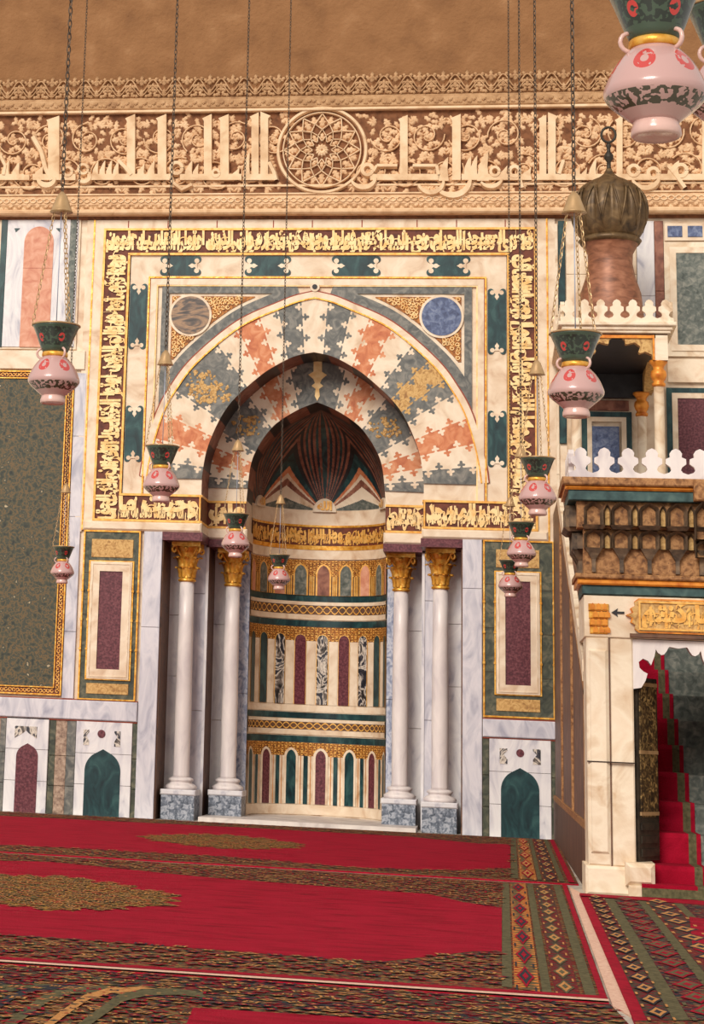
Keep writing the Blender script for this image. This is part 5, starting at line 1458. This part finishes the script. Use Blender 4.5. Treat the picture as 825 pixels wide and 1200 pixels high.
# runner on the steps
def f_(b):
    x0, x1 = at(764, 1000, YF+.1)[0], at(820, 1000, YF+.1)[0]; x0 = PXC-.29; x1 = PXC+.17
    y = ys0; e = .012
    prof = [(YF-.13, .088+e), (y-.012, .088+e)]
    for i in range(NS):
        prof += [(y+tr*i-.014, r_*(i+1)-.02), (y+tr*i-.004, r_*(i+1)+e), (y+tr*(i+1)-.014, r_*(i+1)+e)]
    prof = [(YF-.135, .01)]+prof
    bw = .055
    for (a, c, m) in ((x0, x1-bw-.03, 'carpet_red'), (x1-bw-.03, x1-.03, 'carpet_green'), (x1-.03, x1, 'carpet_red_edge')):
        v = []; f = []
        for (yy, zz) in prof: v += [(a, yy, zz), (c, yy, zz)]
        for i in range(len(prof)-1): f.append((2*i, 2*i+1, 2*i+3, 2*i+2))
        b.mesh(v, f, m)
    # border across the foot
    b.mesh([(x0, YF-.139, .015), (x1, YF-.139, .015), (x1, YF-.139, .075), (x0, YF-.139, .075)], [(0, 1, 2, 3)], 'carpet_green')
b_ = MB(); f_(b_); ro = b_.build('stair_runner'); tag(ro, 'red runner with green border climbing the pulpit steps', 'carpet')

# ================================================================== CARPETS
def carpet(name, quad, label, layers, h=.012, z=0.0, motifs=None):
    """quad: four floor pixels; layers: (list of floor pixels, material)"""
    b = MB(); Q = [fl(*p) for p in quad]; n = len(Q)
    a = sum(Q[i][0]*Q[(i+1) % n][1]-Q[(i+1) % n][0]*Q[i][1] for i in range(n))
    if a < 0: Q = Q[::-1]
    b.face([(x, y, z+h) for x, y in Q], 'carpet_dense')
    b.mesh([(x, y, z) for x, y in Q]+[(x, y, z+h) for x, y in Q], [(i, (i+1) % n, n+(i+1) % n, n+i) for i in range(n)], 'carpet_red_edge')
    for i, (pts, m) in enumerate(layers):
        P = [fl(*p) for p in pts]; k = len(P)
        s = sum(P[j][0]*P[(j+1) % k][1]-P[(j+1) % k][0]*P[j][1] for j in range(k))
        if s < 0: P = P[::-1]
        b.face([(x, y, z+h+.0008*(i+1)) for x, y in P], m)
    if motifs: motifs(b, h)
    o = b.build(name); tag(o, label, 'carpet'); return o
def lerp(a, b, t): return (a[0]+(b[0]-a[0])*t, a[1]+(b[1]-a[1])*t)
def strip(tl, tr_, bl, br, t0, t1): # between two edges across a quad given in pixels
    return [lerp(tl, tr_, t0), lerp(tl, tr_, t1), lerp(bl, br, t1), lerp(bl, br, t0)]
def medal(cx_, cy_, rx_, ry_, n=72):
    out = []
    for k in range(n):
        a = 2*PI*k/n; c = math.cos(a); s = math.sin(a); q = 1+.09*math.sin(k*2.1)+.05*math.sin(k*5.3)
        r = q*(abs(c)**1.6+abs(s)**1.6)**(-1/1.6)*(.96 if abs(c) < .9 else 1.05)
        out.append((cx_+rx_*c*r+ry_*0, cy_+ry_*s*r+.055*rx_*c*r))
    return out
def pin(p, poly):
    c = False; n = len(poly)
    for i in range(n):
        a, b = poly[i], poly[(i+1) % n]
        if (a[1] > p[1]) != (b[1] > p[1]) and p[0] < (b[0]-a[0])*(p[1]-a[1])/(b[1]-a[1])+a[0]: c = not c
    return c
def tuft(b, x, y, r, a, mats, z):
    n = 8
    for k, (q, m) in enumerate(zip((1, .62, .28), mats)):
        b.face([(x+r*q*(1 if j % 2 else .62)*math.cos(a+2*PI*j/n), y+r*q*(1 if j % 2 else .62)*math.sin(a+2*PI*j/n), z+.0006*k) for j in range(n)], m)
MO = [('carpet_green', 'carpet_ochre', 'carpet_red_edge'), ('carpet_ochre', 'carpet_navy', 'carpet_ochre'), ('carpet_navy', 'carpet_red_edge', 'carpet_ochre'), ('carpet_red_edge', 'carpet_green', 'carpet_navy')]
MG = [('carpet_ochre', 'carpet_green', 'carpet_ochre'), ('carpet_ochre', 'carpet_red_edge', 'carpet_ochre'), ('carpet_green', 'carpet_ochre', 'carpet_navy'), ('carpet_ochre', 'carpet_navy', 'carpet_ochre')]
def scatter(inside, outside, step, r, seed, pal=MO):
    """flowered ground: rows of small stars inside one floor polygon, outside others"""
    def go(b, h):
        I = [fl(*p) for p in inside]; O = [[fl(*p) for p in q] for q in outside]; rnd = random.Random(seed)
        xs = [p[0] for p in I]; ys = [p[1] for p in I]; y = max(min(ys), -19.5); i = 0
        while y < max(ys):
            x = max(min(xs), -8) + (step/2 if i % 2 else 0)
            while x < max(xs):
                p = (x+rnd.uniform(-.2, .2)*step, y+rnd.uniform(-.2, .2)*step)
                if pin(p, I) and not any(pin(p, q) for q in O): tuft(b, p[0], p[1], r*rnd.uniform(.7, 1.15), rnd.random()*3, pal[rnd.randrange(4)], h+.0062)
                x += step
            y += step; i += 1
    return go
def lozenges(TL, TR, BL, BR, t0, t1, n, m1, m2):
    """row of outlined lozenges down a border stripe"""
    def go(b, h):
        tl, tr_, bl, br = [fl(*p) for p in (TL, TR, BL, BR)]
        for k in range(n):
            def P(u, v): 
                a = lerp(tl, tr_, t0+(t1-t0)*u); c = lerp(bl, br, t0+(t1-t0)*u); q = lerp(a, c, (k+v)/n); return q
            for (s_, m, e) in ((.46, m1, 0), (.34, m2, 1), (.16, m1, 2)):
                b.face([(*P(.5+dx*s_, .5+dy*s_), h+.0075+.0006*e) for dx, dy in ((0, -1), (.45, -.45), (1, 0), (.45, .45), (0, 1), (-.45, .45), (-1, 0), (-.45, -.45))], m)
            for u in (.04, .96):
                b.face([(*P(u-.05, .9), h+.0075), (*P(u+.05, .9), h+.0075), (*P(u+.05, 1.1), h+.0075), (*P(u-.05, 1.1), h+.0075)], m2)
    return go
def many(*fs): return lambda b, h: [f(b, h) for f in fs]
# back carpet
A_tl, A_tr, A_br, A_bl = (-140, 945), (652, 985.5), (678, 1038), (-170, 990)
def alongx(p, q, x): t = (x-p[0])/(q[0]-p[0]); return (x, p[1]+(q[1]-p[1])*t)
LA = []
LA.append(([(-130, 951), (300, 972), (480, 982), (560, 990), (598, 991), (598, 1019), (545, 1022), (420, 1019), (270, 1006), (-140, 984)], 'carpet_red'))
LA.append((medal(262, 988, 90, 8.5), 'carpet_medallion'))
for (a, c, m) in ((599, 607, 'carpet_green'), (609, 628, 'carpet_gold_lozenge'), (629, 634, 'carpet_green'), (636, 652, 'carpet_maroon_lozenge'), (654, 660, 'carpet_green'), (664, 671, 'carpet_red_edge')):
    d = (c-a)
    def TP(x): return lerp((599, 984), (651, 986), (x-599)/(672-599)*.97)
    def BT(x): return lerp((599, 1031), (677, 1037.5), (x-599)/(672-599)*.97)
    LA.append(([TP(a), TP(c), BT(c), BT(a)], m))
carpet('prayer_carpet', [A_tl, A_tr, A_br, A_bl], 'red carpet with a long medallion lying along the foot of the niche wall', LA, motifs=many(scatter([A_tl, (600, 984), (600, 1031), A_bl], [LA[0][0]], .11, .05, 1), scatter(LA[1][0], [], .075, .04, 2, MG),
    lozenges((599, 984), (651, 986), (599, 1031), (677, 1037.5), .15, .37, 5, 'carpet_red_edge', 'carpet_ochre'), lozenges((599, 984), (651, 986), (599, 1031), (677, 1037.5), .5, .72, 8, 'carpet_navy', 'carpet_ochre')))
LB = [([(-150, 1007), (60, 1012), (240, 1030), (420, 1044), (503, 1050), (545, 1060), (588, 1066), (588, 1118), (554, 1118), (451, 1130), (400, 1128), (220, 1114), (60, 1102), (-180, 1088)], 'carpet_red'),
      (medal(60, 1049, 142, 21), 'carpet_medallion')]
for (a, c, m) in ((0, 10, 'carpet_green'), (12, 36, 'carpet_gold_lozenge'), (38, 47, 'carpet_green'), (50, 74, 'carpet_maroon_lozenge'), (79, 90, 'carpet_green'), (93, 99.5, 'carpet_red_edge')):
    TL, TR, BL, BR = (589, 1037), (664, 1040), (588, 1160), (713, 1178)
    LB.append(([lerp(TL, TR, a/100), lerp(TL, TR, c/100), lerp(BL, BR, c/100), lerp(BL, BR, a/100)], m))
LB.append(([(-200, 1117), (713, 1176.5), (714, 1179), (-200, 1119)], 'carpet_fringe'))
LB.append(([(-200, 1113.5), (710, 1173), (713, 1176.5), (-200, 1116.5)], 'carpet_red_edge'))
carpet('prayer_carpet', [(-170, 992), (665, 1039.5), (714, 1179), (-200, 1119)], 'widest red carpet with a gold-green medallion and chamfered field, second from the wall', LB, motifs=many(scatter([(-170, 992), (588, 1037), (588, 1158), (-200, 1112)], [LB[0][0]], .10, .048, 3), scatter(LB[1][0], [], .07, .04, 4, MG),
    lozenges((589, 1037), (664, 1040), (588, 1160), (713, 1178), .14, .34, 7, 'carpet_red_edge', 'carpet_navy'), lozenges((589, 1037), (664, 1040), (588, 1160), (713, 1178), .52, .72, 12, 'carpet_green', 'carpet_ochre')))
LC = [([(226, 1185), (700, 1214), (700, 1300), (180, 1300)], 'carpet_red'), ([(-200, 1122), (716, 1181), (718, 1186), (-200, 1127)], 'carpet_dark_dense'),
      ([(-200, 1128), (640, 1181), (700, 1190), (700, 1196), (-200, 1137)], 'carpet_maroon_lozenge'), ([(-200, 1140), (700, 1199), (700, 1212), (-200, 1150)], 'carpet_dark_dense')]
for k, (x0, wd, m) in enumerate(((-70, 14, 'carpet_green'), (-30, 10, 'carpet_navy'), (12, 14, 'carpet_green'), (60, 10, 'carpet_ochre'), (100, 14, 'carpet_green'))):
    C = [(x0-20, 1215), (x0+10, 1192), (x0+38, 1172), (x0+66, 1160+k*1.2), (x0+104, 1156+k*2), (x0+135, 1159+k*2.2)]
    LC.append((C+[(x+wd*.3+2, y+wd*.55) for x, y in reversed(C)], m))
carpet('prayer_carpet', [(-200, 1121), (716, 1181), (770, 1240), (790, 1340), (-300, 1340)], 'darker patterned carpet at the bottom of the picture, nearest the viewer', LC, motifs=many(scatter([(-200, 1121), (716, 1181), (760, 1230), (-250, 1230)], [LC[0][0]], .085, .042, 5)))
LD = []
TL, TR, BL, BR = (679, 1050), (905, 1065), (743, 1200), (1130, 1200)
for (a, c, m) in ((0, 4, 'carpet_red_edge'), (4, 12, 'carpet_maroon_lozenge'), (12, 17, 'carpet_green'), (17, 29, 'carpet_dark_dense'), (29, 33, 'carpet_green'), (33, 47, 'carpet_maroon_lozenge'), (47, 51, 'carpet_green'), (51, 100, 'carpet_dark_dense')):
    LD.append(([lerp(TL, TR, a/100), lerp(TL, TR, c/100), lerp(BL, BR, c/100), lerp(BL, BR, a/100)], m))
LD.append(([(808, 1078), (900, 1090), (900, 1150), (812, 1116)], 'carpet_red'))
LD.append(([(679, 1050), (900, 1064), (900, 1070), (680, 1053)], 'carpet_red_edge'))
carpet('prayer_carpet', [TL, TR, (1000, 1300), (800, 1300), BL], 'dark maroon patterned carpet in front of the pulpit doorway', LD, motifs=many(lozenges(TL, TR, BL, BR, .04, .12, 16, 'carpet_navy', 'carpet_ochre'), lozenges(TL, TR, BL, BR, .17, .29, 14, 'carpet_red_edge', 'carpet_green'), lozenges(TL, TR, BL, BR, .33, .47, 12, 'carpet_navy', 'carpet_ochre')))
# pale fringe edge between the carpets
b_ = MB(); P = [fl(*p) for p in ((667, 1040), (684, 1049), (760, 1205), (718, 1180))]
b_.mesh([(x, y, 0) for x, y in P]+[(x, y, .006) for x, y in P], [(7, 6, 5, 4), (0, 4, 5, 1), (1, 5, 6, 2), (2, 6, 7, 3), (3, 7, 4, 0)], 'carpet_fringe')
tag(b_.build('floor_matting'), 'narrow strip of pale matting showing between two carpets near the pulpit', 'matting')

# ================================================================== LAMPS
RL = .125; HL = .385
def chain_mb(z0, z1, x, y, pitch=.034, wr=.0035, m='iron', top=None):
    """linked chain from (x,y,z0) to (x,y,z1) or to top"""
    b = MB(); P0 = Vector((x, y, z0)); P1 = Vector(top) if top else Vector((x, y, z1))
    d = P1-P0; n = max(2, int(d.length/pitch)); t = d.normalized(); u = t.orthogonal().normalized(); w = t.cross(u)
    hl, hw = pitch*.68, pitch*.30; NS_ = 8; v = []; f = []
    for i in range(n):
        c = P0+d*((i+.5)/n); a = u if i % 2 else w; o = w if i % 2 else u
        ring = []
        for k in range(NS_):
            q = 2*PI*k/NS_; ring.append((math.cos(q)*hl, math.sin(q)*hw))
        base = len(v)
        for k in range(NS_):
            q = 2*PI*k/NS_; cx_, cy_ = ring[k]; nx, ny = math.cos(q), math.sin(q)
            for e in range(3):
                g = 2*PI*e/3; v.append(c+t*(cx_+nx*wr*math.cos(g))+a*(cy_+ny*wr*math.cos(g))+o*(wr*math.sin(g)))
        for k in range(NS_):
            l = (k+1) % NS_
            for e in range(3): f.append((base+k*3+e, base+k*3+(e+1) % 3, base+l*3+(e+1) % 3, base+l*3+e))
    b.mesh(v, f, m); return b
def make_lamp():
    L = empty('hanging_lamp', (0, 0, 0))
    one('body', lambda b: b.lathe(0, 0, catmull([(.056, .038), (.080, .058), (.106, .080), (.121, .098), (.125, .112), (.122, .126), (.108, .160), (.090, .190), (.070, .213), (.057, .226)], 3), 40, 'lamp_glass'), L)
    one('foot', lambda b: b.lathe(0, 0, [(.0, .004), (.045, .004), (.056, .0), (.061, .006), (.060, .02), (.056, .030), (.055, .040)], 32, 'lamp_foot'), L)
    one('neck_band', lambda b: b.lathe(0, 0, [(.057, .225), (.062, .228), (.063, .237), (.061, .246), (.058, .249)], 32, 'gold_leaf'), L)
    cl_ = one('collar', lambda b: b.lathe(0, 0, [(.058, .247), (.068, .265), (.080, .295), (.095, .335), (.109, .368), (.117, .378), (.113, .377), (.092, .336), (.076, .298), (.062, .265), (.05, .25)], 40, 'lamp_collar'), L)
    one('rim', lambda b: b.tube([(.115*math.cos(t), .115*math.sin(t), .379) for t in [2*PI*k/36 for k in range(36)]], .0045, 6, 'brass', closed=True), cl_)
    for k in range(3):   # glass loop handles with hooks
        a = math.radians(195+120*k); ca, sa = math.cos(a), math.sin(a)
        one('loop_handle', lambda b: b.tube([(ca*(.062+.024*math.sin(t)), sa*(.062+.024*math.sin(t)), .240+.024*-math.cos(t)) for t in [PI*q/8 for q in range(9)]], .006, 8, 'lamp_foot'), L)
    zb = .385+.62-.02
    for k in range(3):
        a = math.radians(195+120*k); p = (.114*math.cos(a), .114*math.sin(a), .381)
        chain_mb(p[2], 0, p[0], p[1], pitch=.024, wr=.0022, m='brass' , top=(.03*math.cos(a), .03*math.sin(a), zb-.01)).build('suspension_chain', L)
    one('centre_wire', lambda b: b.tube([(.0, 0, .386-.03), (0, 0, zb)], .0025, 6, 'steel_wire'), L)
    one('smoke_bell', lambda b: b.lathe(0, 0, [(.057, zb-.040), (.054, zb-.036), (.044, zb-.01), (.034, zb+.018), (.026, zb+.040), (.014, zb+.054), (.008, zb+.062), (0, zb+.066)], 28, 'brass'), L)
    chain_mb(zb+.062, zb+.062+8.2, 0, 0).build('hanging_chain', L)
    return L
def copy_tree(o, parent=None):
    c = o.copy(); col.objects.link(c); c.parent = parent
    for ch in [x for x in bpy.data.objects if x.parent == o]: copy_tree(ch, c)
    return c
LAMPS = [(63, 446, 61, 'large lamp hanging before the speckled green slab, farthest left of the big lamps'),
         (189, 569, 43, 'lamp hanging over the lower left corner of the gold inscription frame'),
         (276, 638, 33, 'lamp hanging just left of the niche hood, in front of the inner left capital'),
         (327, 679, 26.5, 'small lamp seen inside the niche, against the gilt arcade'),
         (73, 671, 28, 'small lamp hanging against the lace edge of the speckled green slab'),
         (675, 460, 65, 'large lamp hanging in front of the pulpit kiosk'),
         (630, 584, 44, 'lamp hanging at the lower right corner of the gold inscription frame'),
         (611, 649, 34, 'middle one of three lamps above the right maroon panel'),
         (598, 687, 28, 'small lowest lamp hanging in front of the right maroon panel'),
         (768, 110, 119, 'very large close lamp at the top right corner, seen from below'),
         (856, 116, 104, 'close lamp cut off by the right edge, behind the very large one')]
proto = make_lamp(); bpy.context.view_layer.update()
for i, (px, py, w, lb) in enumerate(LAMPS):
    d = 2*RL*FPX/w; r = ray(px, py); p = CAM+r*d
    o = proto if i == 0 else copy_tree(proto)
    o.location = (p.x, p.y, p.z-.112); tag(o, lb, 'lamp', 'glass mosque lamps hung on chains')

# ================================================================== LIGHT
w = bpy.data.worlds.new('world'); bpy.context.scene.world = w; w.use_nodes = True
bg = w.node_tree.nodes['Background']; bg.inputs[0].default_value = (1.0, .93, .86, 1); bg.inputs[1].default_value = .68
sd = bpy.data.lights.new('sun', 'SUN'); sd.energy = 2.6; sd.angle = math.radians(25); sd.color = (1, .93, .83)
so = bpy.data.objects.new('sun', sd); col.objects.link(so)
so.rotation_euler = Vector((.30, 1.0, -.60)).to_track_quat('-Z', 'Y').to_euler()
sc = bpy.context.scene
sc.view_settings.view_transform = 'Standard'; sc.view_settings.look = 'None'; sc.view_settings.gamma = 1; sc.view_settings.exposure = 0
